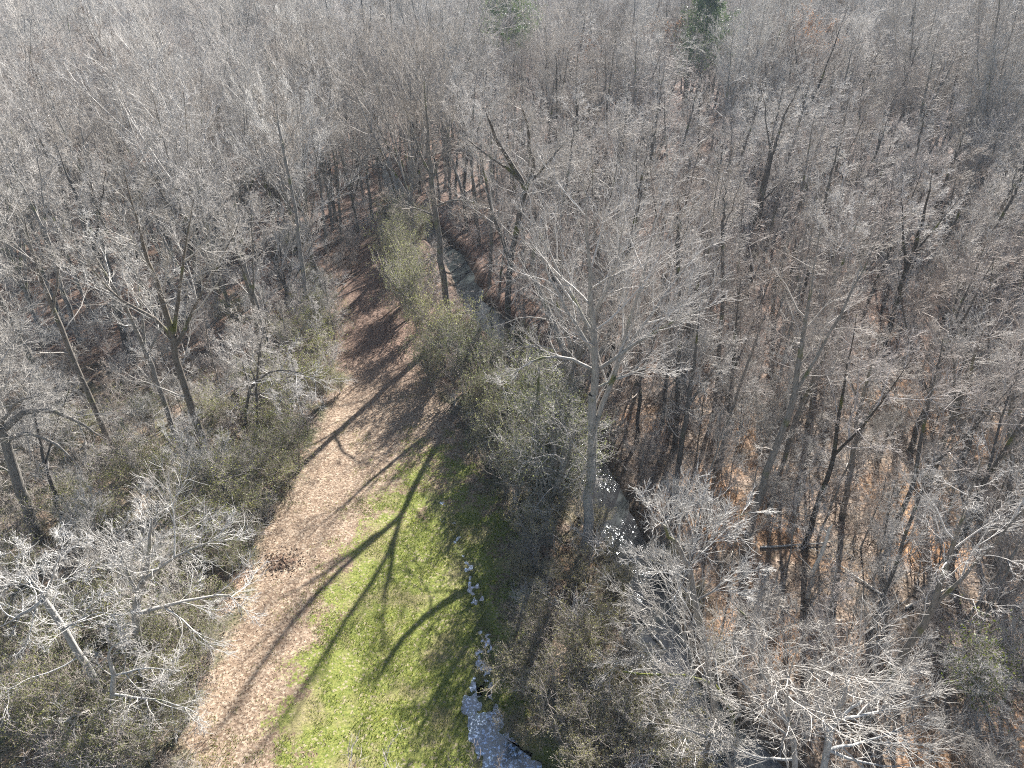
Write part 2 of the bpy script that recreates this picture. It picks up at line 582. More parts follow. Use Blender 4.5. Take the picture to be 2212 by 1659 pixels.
def tree_arrays(seed, h, r0, form, detail=1.0, trunk=None, stems=None, lean=None, taper=.8, open_twigs=False, rmin=.013, low_limbs=2):
    """local coordinates, base at the origin. trunk / stems: optional lists of points. Returns (trunk tubes, crown tubes)"""
    rng = np.random.default_rng(seed)
    f = FORMS[form]
    big = []                                                       # (P, R, L) with 9 points each
    nb = 9
    if trunk is None:
        hf = h * f['fork'] * rng.uniform(.85, 1.15)
        ln = rng.normal(0, .05, 2) if lean is None else np.array(lean)
        if form == 'leaning' and lean is None:
            a = rng.uniform(0, 6.28)
            ln = .28 * np.array([math.cos(a), math.sin(a)])
        top = np.array([ln[0] * hf, ln[1] * hf, hf])
        trunk = [(0, 0, -.5), (ln[0] * hf * .25, ln[1] * hf * .25, hf * .35), (ln[0] * hf * .6, ln[1] * hf * .6, hf * .7), top]
    trunk = np.asarray(trunk, float)
    Pt, Lt = stem_curve(rng, trunk, nb, .02 * h / 8)
    top = Pt[-1]
    hf = top[2]
    rt = r0 * np.interp(np.linspace(0, 1, nb), [0, .08, .2, 1], [1.45, 1.1, 1.0, .72])
    big.append((Pt, rt, Lt))
    ns_r = []
    if stems is None:
        stems = []
        a0 = rng.uniform(0, 6.28)
        for i in range(f['ns']):
            a = a0 + i * 6.283 / f['ns'] + rng.normal(0, .35)
            sp = f['sp'] * rng.uniform(.45, 1.3)
            if i == 0:
                sp *= .5
            Ls = (h - hf) * rng.uniform(.85, 1.05)
            st = Pt[-1] if i < 2 else Pt[-1 - rng.integers(0, 3)]
            o = np.array([math.cos(a), math.sin(a), 0]) * sp
            stems.append([st, st + (o * 1.25 + [0, 0, 1]) * Ls * .35, st + (o * 1.1 + [0, 0, 1]) * Ls * .7, st + (o + [0, 0, 1]) * Ls])
    joined = False
    for s in stems:
        s = np.asarray(s, float)
        Ps, Ls = stem_curve(rng, s, nb, .02 * Lt / 6)
        k = np.argmin(np.linalg.norm(Pt - Ps[0], axis=1))
        rs = rt[k] * rng.uniform(.6, .76) * (min(1.0, (Ls / (.4 * h)) ** .8) if taper > .5 else 1.15)
        if not joined and k == nb - 1:
            rs, joined = rt[-1], True
        big.append((Ps, np.maximum(rs * (1 - np.linspace(0, 1, nb)) ** taper, .025), Ls))
    P = np.stack([b[0] for b in big])
    R = np.stack([b[1] for b in big])
    L = np.array([b[2] for b in big])
    trunk_t = [(P[:1], R[:1], 9), (P[1:], R[1:], 6)]
    # limbs: on the stems, and a few on the upper trunk
    span = h * np.ones(len(P))
    nl = max(4, int(f['limb'] * (.65 + .35 * detail)))
    A = spawn(rng, P[1:], R[1:], np.minimum(L[1:] * 1.15, h), nl, .12, .98, f['la'], .22, f['lr'], .25, .6, 6, f['wig'] * .8, f['lt'], .02, .012)
    if form == 'slender':
        B = spawn(rng, P[:1], R[:1], L[:1], nl * 2, .32, .98, f['la'], .2, f['lr'], .25, .4, 6, f['wig'] * .8, f['lt'], .02, .012)
    else:
        B = spawn(rng, P[:1], R[:1], L[:1], low_limbs + 1, .5, .98, f['la'] + .1, .2, .3, .3, .3, 6, f['wig'] * 1.3, f['lt'] + .05, .02, .012)
    Pl, Rl, Ll = (np.concatenate([A[i], B[i]]) for i in range(3))
    crown = [(Pl, Rl, 4)]
    wg = f['wig']
    ba = f.get('ba', 1.0)
    nbr = 6
    Pb, Rb, Lb = spawn(rng, Pl, Rl, Ll, nbr, .38 if 'ba' not in f else .2, .98, .75 * ba, .2, .46 if 'ba' not in f else .5, .25, .45, 4, wg, f['tt'] * 1.2, rmin * 1.25, .010)
    crown.append((Pb, Rb, 3))
    ntw = 4 if open_twigs else 5
    Pw, Rw, Lw = spawn(rng, Pb, Rb, Lb, ntw, .28, .98, .72 * ba, .22, .64 if open_twigs else .52, .25, .4, 3, wg * 1.1, f['tt'], rmin, .008)
    crown.append((Pw, Rw, 3))
    # twigs straight off the limb tips too
    Px, Rx, Lx = spawn(rng, Pl, Rl, Ll, 4, .45, 1.0, .6, .2, .25, .25, .3, 3, wg * 1.1, f['tt'], rmin, .008)
    crown.append((Px, Rx, 3))
    nf = 2 if open_twigs else 4
    Pf, Rf, Lf = spawn(rng, np.concatenate([Pw, Px]), np.concatenate([Rw, Rx]), np.concatenate([Lw, Lx]), nf, .2, 1.0, .65 * ba, .2, .85 if open_twigs else .58, .25, .3, 2, wg * 1.1, f['tt'], rmin * .8, .006)
    crown.append((Pf, Rf, 3))
    return trunk_t, crown


def tree_meshes(name, trunk_t, crown_t, bark, twig):
    V, F = tubes(trunk_t)
    tm = mesh_from(name + '_trunk', V, F, M[bark], smooth_shade=True)
    V, F = tubes(crown_t)
    cm = mesh_from(name + '_crown', V, F, M[twig], smooth_shade=True)
    return tm, cm


def make_thing(name, loc, rz=0.0, s=1.0, parts=()):
    e = bpy.data.objects.new(name, None)
    e.empty_display_size = .5
    COL.objects.link(e)
    e.location = loc
    e.rotation_euler = (0, 0, rz)
    e.scale = (s, s, s) if np.isscalar(s) else s
    for pn, me in parts:
        link_mesh(pn, me, e)
    return e


def copy_thing(src, loc, rz, s):
    c = src.copy()
    COL.objects.link(c)
    c.location = loc
    c.rotation_euler = (0, 0, rz)
    c.scale = (s, s, s) if np.isscalar(s) else s
    for ch in src.children:
        d = ch.copy()
        COL.objects.link(d)
        d.parent = c
    return c


RNG = np.random.default_rng(7)

# ------------------------------------------------------------------ ground sheet
def axis(lo, hi, bands, far):
    """grid coordinates: bands = [(to, step)...] from lo; then growing steps to far on both sides"""
    c = [lo]
    for to, st in bands:
        n = max(1, int(round((to - c[-1]) / st)))
        c += list(np.linspace(c[-1], to, n + 1)[1:])
    st = bands[-1][1]
    while c[-1] < far[1]:
        st *= 1.35
        c.append(c[-1] + st)
    st, left = bands[0][1], []
    x = lo
    while x > far[0]:
        st *= 1.35
        x -= st
        left.append(x)
    return np.array(left[::-1] + c)


gx = axis(-70, 70, [(-16, .55), (-8, .22), (3.6, .11), (14, .22), (70, .55)], (-1600, 1600))
gy = axis(12, 130, [(20, .3), (34, .11), (46, .16), (86, .4), (130, .6)], (-300, 2600))
X, Y = np.meshgrid(gx, gy)
Z = ground_z(X, Y)
far_fade = smooth(150, 300, np.hypot(X, Y))
Z = Z * (1 - far_fade)
nxg, nyg = len(gx), len(gy)
V = np.stack([X.ravel(), Y.ravel(), Z.ravel()], 1)
ii = (np.arange(nyg - 1)[:, None] * nxg + np.arange(nxg - 1)[None, :]).ravel()
F = np.stack([ii, ii + 1, ii + nxg + 1, ii + nxg], 1)
sx, sy = X.ravel(), Y.ravel()
a_clear = smooth(-1.6, 1.6, signed(sx, sy, CLEAR))
a_grass = smooth(-4.5, 3.2, signed(sx, sy, GRASS)) * (1 - .42 * smooth(36, 47, sy))
dcr, pcr = seg_dist(sx, sy, CREEK)
wcr = np.interp(pcr, np.arange(len(CREEK)), CREEK_W)
a_bank = smooth(wcr + 1.9, wcr + .1, dcr) * .9
a_orange = np.zeros(sx.shape)
for px, py, r in ((1885, 690, 5), (2000, 530, 6), (1950, 1080, 4), (2030, 800, 4), (1640, 480, 5), (2000, 1180, 3)):
    q = gp(px, py)
    a_orange = np.maximum(a_orange, smooth(r * 1.4, r * .3, np.hypot(sx - q[0], sy - q[1]) + 1.5 * vnoise(sx, sy, 2.2, 50)))
ddt, _ = seg_dist(sx, sy, DITCH)
a_wet = np.maximum(smooth(-.7, .3, signed(sx, sy, PUD)), .75 * smooth(1.1, .2, ddt)) * .75
a_green = np.where(signed(sx, sy, CLEAR) > 0, 0, smooth(16, 2, -signed(sx, sy, CLEAR)))
left_side = sx < np.interp(sy, [20, 45, 60, 80, 100], [-12, -19, -16, -16, -14])
a_green = np.maximum(a_green * .7, np.where(left_side & (sy < 110), .8, 0.12))
gmesh = mesh_from('ground', V, F, M['ground'], {'clear': ('POINT', a_clear), 'grass': ('POINT', a_grass), 'bank': ('POINT', a_bank), 'wet': ('POINT', a_wet), 'green': ('POINT', a_green), 'orange': ('POINT', a_orange), 'upper': ('POINT', smooth(58, 74, sy))}, True)
tag(link_mesh('ground', gmesh), kind='structure')

# stream: a ribbon a little wider than its bed
cr = chaikin(CREEK, 1)
tg = np.gradient(cr, axis=0)
tg /= np.linalg.norm(tg, axis=1, keepdims=True)
nrm = np.stack([-tg[:, 1], tg[:, 0]], 1)
wid = np.interp(np.linspace(0, 1, len(cr)), np.linspace(0, 1, len(CREEK)), CREEK_W) + 1.6
nc = 9
off = np.linspace(-1, 1, nc)
RV = cr[:, None, :] + nrm[:, None, :] * (wid[:, None] * off[None, :])[:, :, None]
V = np.concatenate([RV.reshape(-1, 2), np.full((len(cr) * nc, 1), WATER_Z)], 1)
ii = (np.arange(len(cr) - 1)[:, None] * nc + np.arange(nc - 1)[None, :]).ravel()
tag(link_mesh('stream_water', mesh_from('stream_water', V, np.stack([ii, ii + nc, ii + nc + 1, ii + 1], 1), M['stream'])), kind='structure')


# flooded hollow and ditch in the grass: one level sheet each, the ground's bumps stand out of it
def sheet_over(name, poly, z, mat, label):
    c = np.mean(poly, 0)
    ring = [c + (np.asarray(poly) - c) * s for s in (.25, .5, .75, 1.0)]
    n = len(poly)
    V = np.vstack([[c]] + ring)
    V = np.concatenate([V, np.full((len(V), 1), z)], 1)
    i = np.arange(n)
    tri = np.stack([np.zeros(n, int), 1 + i, 1 + (i + 1) % n], 1)
    quads = np.vstack([np.stack([1 + k * n + i, 1 + (k + 1) * n + i, 1 + (k + 1) * n + (i + 1) % n, 1 + k * n + (i + 1) % n], 1) for k in range(3)])
    return tag(link_mesh(name, mesh_from(name, V, [tri, quads], mat)), kind='structure')


pc = PUD.mean(0)
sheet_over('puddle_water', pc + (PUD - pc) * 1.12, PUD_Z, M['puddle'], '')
dn = np.gradient(DITCH, axis=0)
dn /= np.linalg.norm(dn, axis=1, keepdims=True)
dn = np.stack([-dn[:, 1], dn[:, 0]], 1)
dw = np.interp(np.linspace(0, 1, len(DITCH)), [0, .3, .6, 1], [.5, .9, .6, .5])[:, None]
V = np.vstack([DITCH[:-3] + dn[:-3] * dw[:-3], DITCH[:-3] - dn[:-3] * dw[:-3]])
nd = len(DITCH) - 3
V = np.concatenate([V, np.full((len(V), 1), PUD_Z)], 1)
i = np.arange(nd - 1)
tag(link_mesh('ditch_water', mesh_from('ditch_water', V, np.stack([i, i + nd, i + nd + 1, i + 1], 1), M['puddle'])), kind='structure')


# ------------------------------------------------------------------ grass blades and fallen leaves (uncountable)
def quads_at(rng, P, size, upness=.0, aspect=.6):
    """one randomly turned quad at each point; upness 0 lies flat, 1 any way"""
    n = len(P)
    nrmv = unit(np.concatenate([rng.normal(0, 1, (n, 2)) * upness, np.ones((n, 1)) * (1 if upness < .9 else rng.normal(0, 1, (n, 1)))], 1))
    a = rng.normal(0, 1, (n, 3))
    u = unit(np.cross(nrmv, a))
    v = np.cross(nrmv, u)
    s = (size * rng.uniform(.6, 1.35, n))[:, None]
    u, v = u * s * .5, v * s * .5 * aspect
    V = np.stack([P - u, P + v * 1.0 - u * .1, P + u, P - v - u * .1], 1).reshape(-1, 3)
    F = np.arange(4 * n).reshape(n, 4)
    return V, F


rng = np.random.default_rng(11)
n = 230000
bx, by = rng.uniform(-20, 12, n), rng.uniform(18, 62, n)
g = smooth(-4.5, 3.2, signed(bx, by, GRASS)) * (1 - .42 * smooth(36, 47, by)) + .55 * vnoise(bx, by, 2.2, 21) + .5 * vnoise(bx, by, .6, 22) + rng.normal(0, .2, n) - .1
wet = signed(bx, by, PUD) > 0
keep = (g > .55) & (signed(bx, by, CLEAR) > -1.5) & (~wet | (rng.random(n) < .35))
bx, by, g = bx[keep], by[keep], g[keep]
bz = ground_z(bx, by)
n = len(bx)
hgt = rng.uniform(.05, .15, n)
ang = rng.uniform(0, 6.28, n)
ln = rng.normal(0, .5, (n, 2)) * hgt[:, None]
w = .022
B0 = np.stack([bx - np.cos(ang) * w, by - np.sin(ang) * w, bz - .01], 1)
B1 = np.stack([bx + np.cos(ang) * w, by + np.sin(ang) * w, bz - .01], 1)
B2 = np.stack([bx + ln[:, 0], by + ln[:, 1], bz + hgt], 1)
V = np.stack([B0, B1, B2], 1).reshape(-1, 3)
tint = np.clip(.45 + .22 * vnoise(bx, by, 1.3, 25) + rng.normal(0, .2, n), 0, 1)
tag(link_mesh('grass', mesh_from('grass', V, np.arange(3 * n).reshape(n, 3), M['grass'], {'tint': ('FACE', tint)})), kind='stuff')


def litter(rng, n, xr, yr, keepf, size):
    x, y = rng.uniform(*xr, n), rng.uniform(*yr, n)
    k = keepf(x, y)
    x, y = x[k], y[k]
    P = np.stack([x, y, ground_z(x, y) + .03], 1)
    V, F = quads_at(rng, P, size, .45, .7)
    return V, F, rng.random(len(x))


V1, F1, t1 = litter(rng, 90000, (-26, 12), (18, 90), lambda x, y: (signed(x, y, CLEAR) > -1) & (rng.random(len(x)) < np.clip(.7 - .67 * smooth(-4, 3.5, signed(x, y, GRASS)) + .25 * vnoise(x, y, 1.5, 41), 0, 1)) & (signed(x, y, PUD) < -.2), .075)
V2, F2, t2 = litter(rng, 120000, (-60, 62), (12, 85), lambda x, y: (signed(x, y, CLEAR) < 0) & (seg_dist(x, y, CREEK)[0] > 2.6) & (np.abs(x) < .64 * y + 20), .13)
V = np.vstack([V1, V2])
F = np.vstack([F1, F2 + len(V1)])
tint = np.r_[np.clip(t1 * .7 + .1, 0, 1), t2 * .72]
tag(link_mesh('fallen_leaves', mesh_from('fallen_leaves', V, F, M['litter'], {'tint': ('FACE', tint)})), kind='stuff')

# ------------------------------------------------------------------ trees that can be told apart
LANDMARKS = []            # (x, y, phrase)
TREES = []                # every tree: (object, x, y)


def hero(label, base, trunk_px, stems_px, r0, form='forked', bark='bark_grey', twig='twig_grey', seed=1, detail=1.3, short=None, h=None, name='bare_tree', cat='tree', rmin=.0115, low=2, leafy=0):
    """a tree measured off the photo: trunk and main stems as points in an upright plane through its base (each stem may lean out of it)"""
    bx, by = gp(*base)
    bz = gz(bx, by)
    o = np.array([bx, by, bz])
    rr = np.random.default_rng(seed + 1000)
    tr = [np.array([0, 0, -.5])] + [at_y(p[0], p[1], by) - o for p in trunk_px]
    st, tr_top = [], None
    for s in stems_px:
        q, lean = [], rr.normal(0, .22)
        if s[0] == 'shadow':                                        # points whose shadows fall at these pixels, from the given heights
            st.append([np.array([*(gp(p[0], p[1]) + np.array([math.sin(SUN_AZ), math.cos(SUN_AZ)]) * p[2] / math.tan(SUN_EL)), p[2]]) - o for p in s[1:]])
            if tr_top is None:
                tr_top = st[-1][0]
                tr[-1] = tr_top
            st[-1][0] = tr_top
            continue
        s0 = at_y(s[0][0], s[0][1], by)
        for p in s:
            w = at_y(p[0], p[1], by)
            dz = np.linalg.norm(w - s0)
            Yp = by + lean * dz + (p[2] if len(p) > 2 else 0)
            q.append(at_y(p[0], p[1], Yp) - o)
        q[0] = s0 - o
        st.append(q)
    top = max(p[2] for s in st + [tr] for p in s)
    T, C = tree_arrays(seed, h or top, r0, form, detail, tr, st or None, rmin=rmin + (.0015 if by < 36 else 0), open_twigs=by < 45, low_limbs=low, taper=.8 if tr_top is None else .46 if seed == 13 else .36)
    tm, cm = tree_meshes(name, T, C, bark, twig)
    e = make_thing(name, (bx, by, bz), 0, 1, (('trunk', tm), ('crown', cm)))
    tag(e, label, cat)
    if leafy:                                                      # leaves added through the crown so that it casts denser shade
        pts = np.concatenate([c[0][:, 1:].reshape(-1, 3) for c in C[1:3]])
        pts = pts[rr.integers(0, len(pts), leafy)] + rr.normal(0, .3, (leafy, 3))
        pts = pts[pts[:, 2] > 3.5]
        V, F = quads_at(rr, pts, .15, 1.0, .6)
        tint = np.clip(.45 + .3 * vnoise(pts[:, 0] + pts[:, 2], pts[:, 1], .9, 3) + rr.normal(0, .2, len(pts)), 0, 1)
        link_mesh('foliage', mesh_from('leafage', V, F, M['leaf_olive'], {'tint': ('FACE', tint)}), e)
    TREES.append((e, bx, by))
    if short:
        LANDMARKS.append((bx, by, short))
    return e


HEROES = [
    ('tall pale grey tree with two main stems standing on the near stream bank', (1270, 1187), [(1272, 1100), (1280, 960), (1284, 850)],
     [[(1284, 850), (1285, 740), (1276, 640), (1270, 510), (1258, 385)], [(1282, 935), (1330, 800), (1352, 720), (1376, 640), (1402, 550), (1430, 410)],
      [(1290, 800), (1385, 735), (1460, 690), (1540, 655)], [(1284, 800), (1215, 765), (1140, 780), (1080, 830)], [(1280, 760), (1220, 660), (1170, 570), (1150, 500)],
      [(1286, 840), (1370, 800), (1450, 790)], [(1276, 700), (1330, 590), (1350, 450)], [(1280, 720), (1195, 560), (1140, 450)], [(1335, 780), (1450, 620), (1530, 520)]], .40, 'vase', 'bark_pale', 'twig_grey', 11, 1.5, 'the tall two-stemmed pale tree'),
    ('tallest straight single trunk rising out of the olive bushes at the end of the path', (974, 712), [(963, 640), (945, 500), (932, 385)],
     [[(932, 385), (922, 280), (915, 160)], [(935, 400), (905, 320), (866, 210)], [(934, 390), (965, 310), (985, 230)], [(945, 470), (915, 455), (862, 440), (825, 445)], [(943, 445), (990, 428), (1050, 445)]],
     .42, 'forked', 'bark_grey', 'twig_grey', 12, 1.2, 'the tallest straight trunk'),
    ('slim pale tree forking high up beside the blue bend of the stream', (1098, 745), [(1093, 690), (1100, 590), (1114, 490), (1130, 410)],
     [['shadow', (867, 1112, 19.5), (780, 1190, 22), (690, 1270, 24), (600, 1385, 26), (490, 1535, 28)], ['shadow', (867, 1112, 19.5), (848, 1180, 21.5), (765, 1320, 24), (660, 1480, 27), (545, 1645, 29)],
      ['shadow', (867, 1112, 19.5), (850, 1180, 21), (830, 1290, 23), (826, 1385, 25)], ['shadow', (867, 1112, 19.5), (790, 1175, 21.5), (690, 1245, 23), (560, 1315, 25)], [(1104, 570), (1060, 450), (1035, 320)]], .38, 'vase', 'bark_dark', 'twig_grey', 13, 1.2, 'the slim pale tree at the stream bend'),
    ('wide branching tree between the olive bushes and the stream, its forked shadow crossing the grass', (1231, 985), [(1236, 930), (1240, 860), (1238, 800)],
     [['shadow', (1100, 1225, 9.5), (1020, 1272, 12.5), (930, 1315, 15), (850, 1400, 17.5), (805, 1490, 20)], ['shadow', (1100, 1225, 9.5), (1060, 1320, 12), (985, 1430, 14.5), (900, 1560, 17)],
      ['shadow', (1100, 1225, 9.5), (1075, 1340, 12), (1030, 1480, 15), (970, 1620, 18)], ['shadow', (1100, 1225, 9.5), (1090, 1330, 12.5), (1060, 1450, 15.5), (1020, 1560, 18)], [(1240, 840), (1290, 780), (1330, 690)]], .52, 'spreading', 'bark_grey', 'twig_grey', 14, 1.1, 'the wide branching tree behind the bushes'),
    ('many-stemmed tree thick with olive creeper leaning over the grass edge beside the tall two-stemmed tree', (1185, 1172), [(1184, 1155), (1182, 1135)],
     [['shadow', (1150, 1205, 2.2), (1090, 1350, 7), (1000, 1480, 12)], ['shadow', (1150, 1205, 2.2), (1070, 1400, 8), (955, 1610, 13)], ['shadow', (1150, 1205, 2.2), (1110, 1370, 6.5), (1050, 1510, 10.5)],
      ['shadow', (1150, 1205, 2.2), (1095, 1440, 8), (1030, 1650, 12)], ['shadow', (1150, 1205, 2.2), (1040, 1330, 7.5), (890, 1610, 14.5)], ['shadow', (1150, 1205, 2.2), (1080, 1270, 5.5), (985, 1330, 10)]], .40, 'spreading', 'bark_grey', 'twig_grey', 61, 1.2, None, 12, 9000),
    ('large pale tree forking into four steep stems in the left wood, beside the leafy path', (462, 1042), [(440, 960), (410, 880), (385, 790), (373, 725)],
     [[(373, 725), (350, 650), (320, 560), (290, 470), (268, 370)], [(375, 720), (386, 640), (400, 540), (420, 430)], [(376, 750), (345, 690), (240, 640), (150, 520)], [(382, 745), (430, 640), (485, 550), (520, 470)]], .34, 'vase', 'bark_grey', 'twig_pale', 15, 1.4, 'the large pale tree with steep stems'),
    ('leaning pale tree with a low fork just left of the large tree with steep stems', (398, 995), [(380, 940), (350, 860), (330, 790), (311, 755)],
     [[(311, 755), (280, 680), (245, 620), (170, 500)], [(312, 760), (310, 700), (300, 620), (280, 500)], [(318, 770), (350, 700), (370, 600)]], .25, 'forked', 'bark_grey', 'twig_pale', 16, 1.2, 'the leaning low-forked pale tree'),
    ('thick dark trunk leaning left in the shade of the left wood', (283, 775), [(262, 690), (235, 610), (208, 545)],
     [[(208, 545), (190, 480), (150, 390), (120, 310)], [(208, 545), (215, 460), (228, 370)], [(215, 560), (160, 510), (100, 470)]], .42, 'forked', 'bark_dark', 'twig_grey', 17, 1.1, 'the thick dark leaning trunk'),
    ('straight grey trunk at the left edge, leaning out past the frame', (115, 890), [(60, 760), (12, 670), (-30, 580)], [[(-30, 580), (-60, 500), (-90, 380)], [(-20, 600), (10, 500), (30, 400)]], .3, 'forked', 'bark_grey', 'twig_pale', 18, 1.1, 'the straight trunk at the left edge'),
    ('slim leaning tree with pale bark between the dark trunk and the left edge', (250, 985), [(200, 870), (150, 760), (112, 660)], [[(112, 660), (75, 560), (40, 440)], [(115, 665), (130, 560), (140, 450)]], .26, 'forked', 'bark_grey', 'twig_pale', 19, 1.1),
    ('thick trunk under a whitish arching crown at the left edge', (85, 1170), [(45, 1060), (15, 965), (0, 920)],
     [[(5, 930), (60, 880), (140, 890), (230, 950)], [(0, 920), (40, 860), (110, 850)], [(0, 920), (-40, 830), (-70, 740)], [(10, 950), (60, 930), (130, 960), (180, 1020)]], .42, 'spreading', 'bark_grey', 'twig_pale', 20, 1.4, 'the thick trunk with a whitish arching crown', 21),
    ('thin dark tree close beside the thick trunk with the whitish crown', (140, 1160), [(120, 1070), (95, 1000)], [[(95, 1000), (80, 920), (60, 820)], [(97, 1005), (120, 920), (150, 840)]], .18, 'forked', 'bark_dark', 'twig_grey', 21, 1.0),
    ('whitish tree by the path edge with one long limb reaching over the leaves', (300, 1475), [(296, 1400), (293, 1323), (308, 1256)],
     [[(308, 1256), (320, 1216), (324, 1156), (326, 1090)], [(308, 1258), (367, 1209), (430, 1180), (490, 1155)], [(300, 1325), (417, 1293), (507, 1279), (516, 1325)], [(300, 1290), (270, 1220), (240, 1150)]], .25, 'fan', 'bark_pale', 'twig_pale', 22, 1.5, 'the whitish tree with a long limb over the path', 16),
    ('pale leaning tree with a bare straight upper trunk in the lower left thicket', (228, 1545), [(207, 1473), (160, 1396), (123, 1333), (97, 1296)],
     [[(97, 1296), (45, 1330), (0, 1352)], [(97, 1296), (112, 1245), (145, 1180)], [(97, 1296), (60, 1235), (20, 1190)], [(140, 1360), (200, 1320), (260, 1330)]], .22, 'spreading', 'bark_pale', 'twig_pale', 23, 1.4, 'the pale leaning tree of the lower left thicket', 15),
    ('low whitish tree with crooked spreading limbs beside the lower end of the path', (240, 1610), [(243, 1560), (243, 1500), (245, 1455)],
     [[(245, 1500), (300, 1508), (350, 1510), (425, 1540)], [(245, 1455), (230, 1400), (280, 1380)], [(243, 1520), (200, 1560), (150, 1590)], [(245, 1460), (320, 1440), (390, 1450)]], .17, 'spreading', 'bark_pale', 'twig_pale', 24, 1.4, 'the low crooked whitish tree', 12),
    ('dark bare trunk standing clear against orange leaves in the right wood', (1907, 765), [(1930, 665), (1955, 590), (1978, 530)], [[(1978, 530), (2000, 450), (2015, 370)], [(1955, 590), (1952, 490), (1945, 400)], [(1970, 555), (2030, 480), (2080, 420)]], .3, 'slender', 'bark_dark', 'twig_grey', 25, 1.1, 'the dark trunk against orange leaves', 22),
    ('dark forked tree in the middle of the right wood', (1612, 640), [(1635, 510), (1655, 390), (1665, 340)], [[(1665, 340), (1690, 260), (1722, 190)], [(1665, 340), (1655, 250), (1640, 165)], [(1650, 430), (1700, 380), (1765, 325)]], .3, 'forked', 'bark_dark', 'twig_grey', 26, 1.1, 'the dark forked tree'),
    ('dark straight trunk just across the stream from the tall two-stemmed tree', (1458, 1065), [(1475, 960), (1490, 850)], [[(1490, 850), (1502, 760), (1512, 660)], [(1490, 855), (1460, 780), (1440, 690)], [(1485, 880), (1540, 800), (1590, 740)]], .25, 'forked', 'bark_dark', 'twig_grey', 27, 1.1, 'the dark straight trunk across the stream'),
    ('grey trunk with crooked upper limbs behind the white broken snag', (1822, 1112), [(1835, 1033), (1848, 940), (1858, 880)], [[(1858, 880), (1880, 800), (1905, 720)], [(1858, 885), (1830, 800), (1800, 740)], [(1850, 930), (1910, 850), (1960, 800)]], .22, 'spreading', 'bark_grey', 'twig_grey', 28, 1.2, 'the crooked grey tree behind the snag'),
    ('grey leaning trunk forking low near the right edge of the wood', (1992, 1090), [(2028, 980), (2068, 880)], [[(2068, 880), (2100, 790), (2130, 700)], [(2066, 885), (2060, 790), (2050, 700)], [(2040, 950), (2110, 890), (2170, 850)]], .26, 'forked', 'bark_grey', 'twig_grey', 29, 1.2, 'the leaning trunk near the right edge'),
    ('low whitish tree with a broad fan of limbs in the bottom right corner', (1775, 1715), [(1785, 1630), (1802, 1560)],
     [[(1802, 1560), (1830, 1480), (1850, 1395)], [(1802, 1560), (1880, 1500), (1968, 1435)], [(1804, 1555), (1900, 1540), (2000, 1500)], [(1795, 1590), (1760, 1540), (1765, 1470)], [(1790, 1620), (1890, 1600), (2005, 1545)], [(1790, 1620), (1860, 1650), (1990, 1660)]], .2, 'fan', 'bark_pale', 'twig_pale', 30, 1.5, 'the whitish fan-shaped tree', 13),
    ('whitish tree whose round crown hangs over the rippled stream', (1535, 1620), [(1555, 1540), (1525, 1400), (1498, 1290), (1490, 1225)],
     [[(1490, 1225), (1440, 1140), (1385, 1085)], [(1490, 1225), (1560, 1130), (1625, 1105)], [(1490, 1225), (1500, 1150), (1505, 1085)], [(1495, 1260), (1430, 1220), (1370, 1200)], [(1500, 1300), (1570, 1250), (1640, 1230)]], .19, 'fan', 'bark_grey', 'twig_pale', 31, 1.5, 'the round whitish crown over the stream', 16),
    ('small bleached tree bent far over the stream from its far bank', (1500, 1460), [(1495, 1420), (1480, 1390)],
     [[(1480, 1390), (1420, 1350), (1345, 1345)], [(1480, 1390), (1400, 1310), (1330, 1270)], [(1482, 1390), (1440, 1290), (1405, 1215)], [(1485, 1395), (1400, 1410), (1325, 1435)], [(1480, 1390), (1480, 1310), (1465, 1250)]], .13, 'fan', 'bark_pale', 'twig_pale', 62, 1.3, None, 9),
    ('bleached bushy tree bending over the wide foot of the stream', (1590, 1700), [(1580, 1650), (1560, 1610)],
     [[(1560, 1610), (1480, 1570), (1390, 1560)], [(1560, 1610), (1490, 1530), (1430, 1470)], [(1560, 1610), (1530, 1500), (1525, 1420)], [(1565, 1620), (1500, 1625), (1430, 1640)]], .13, 'fan', 'bark_pale', 'twig_pale', 63, 1.3, None, 9),
    ('small whitish tree with knotted twigs on the far bank of the stream', (1640, 1500), [(1645, 1430), (1640, 1370)], [[(1640, 1370), (1600, 1320), (1570, 1290)], [(1640, 1370), (1660, 1310), (1690, 1270)], [(1642, 1390), (1700, 1350), (1745, 1340)]], .14, 'spreading', 'bark_grey', 'twig_pale', 32, 1.3, 'the small knotted tree on the far bank', 11),
    ('whitish tree with straight rising limbs at the foot of the stream', (1725, 1760), [(1718, 1650), (1712, 1590)],
     [[(1712, 1590), (1660, 1480), (1602, 1359)], [(1712, 1590), (1695, 1490), (1722, 1395)], [(1714, 1600), (1640, 1540), (1545, 1500)], [(1716, 1640), (1640, 1640), (1560, 1600)]], .18, 'fan', 'bark_pale', 'twig_pale', 33, 1.5, 'the whitish tree with straight rising limbs', 14),
    ('multi-stemmed tree fanning out from one base beside the upper path', (618, 665), [(618, 650), (619, 630)], [[(619, 630), (590, 560), (555, 470)], [(619, 630), (605, 550), (600, 460)], [(619, 630), (635, 550), (645, 460)], [(619, 632), (660, 560), (700, 470)]], .3, 'vase', 'bark_dark', 'twig_grey', 34, 1.1, 'the multi-stemmed tree'),
    ('dark low tree with arching boughs over green bushes left of the path', (524, 968), [(528, 900), (540, 840)], [[(540, 840), (580, 800), (640, 800), (700, 830)], [(538, 850), (590, 850), (650, 870)], [(540, 840), (520, 770), (490, 720)]], .17, 'spreading', 'bark_dark', 'twig_grey', 35, 1.2, 'the dark low tree with arching boughs', 10),
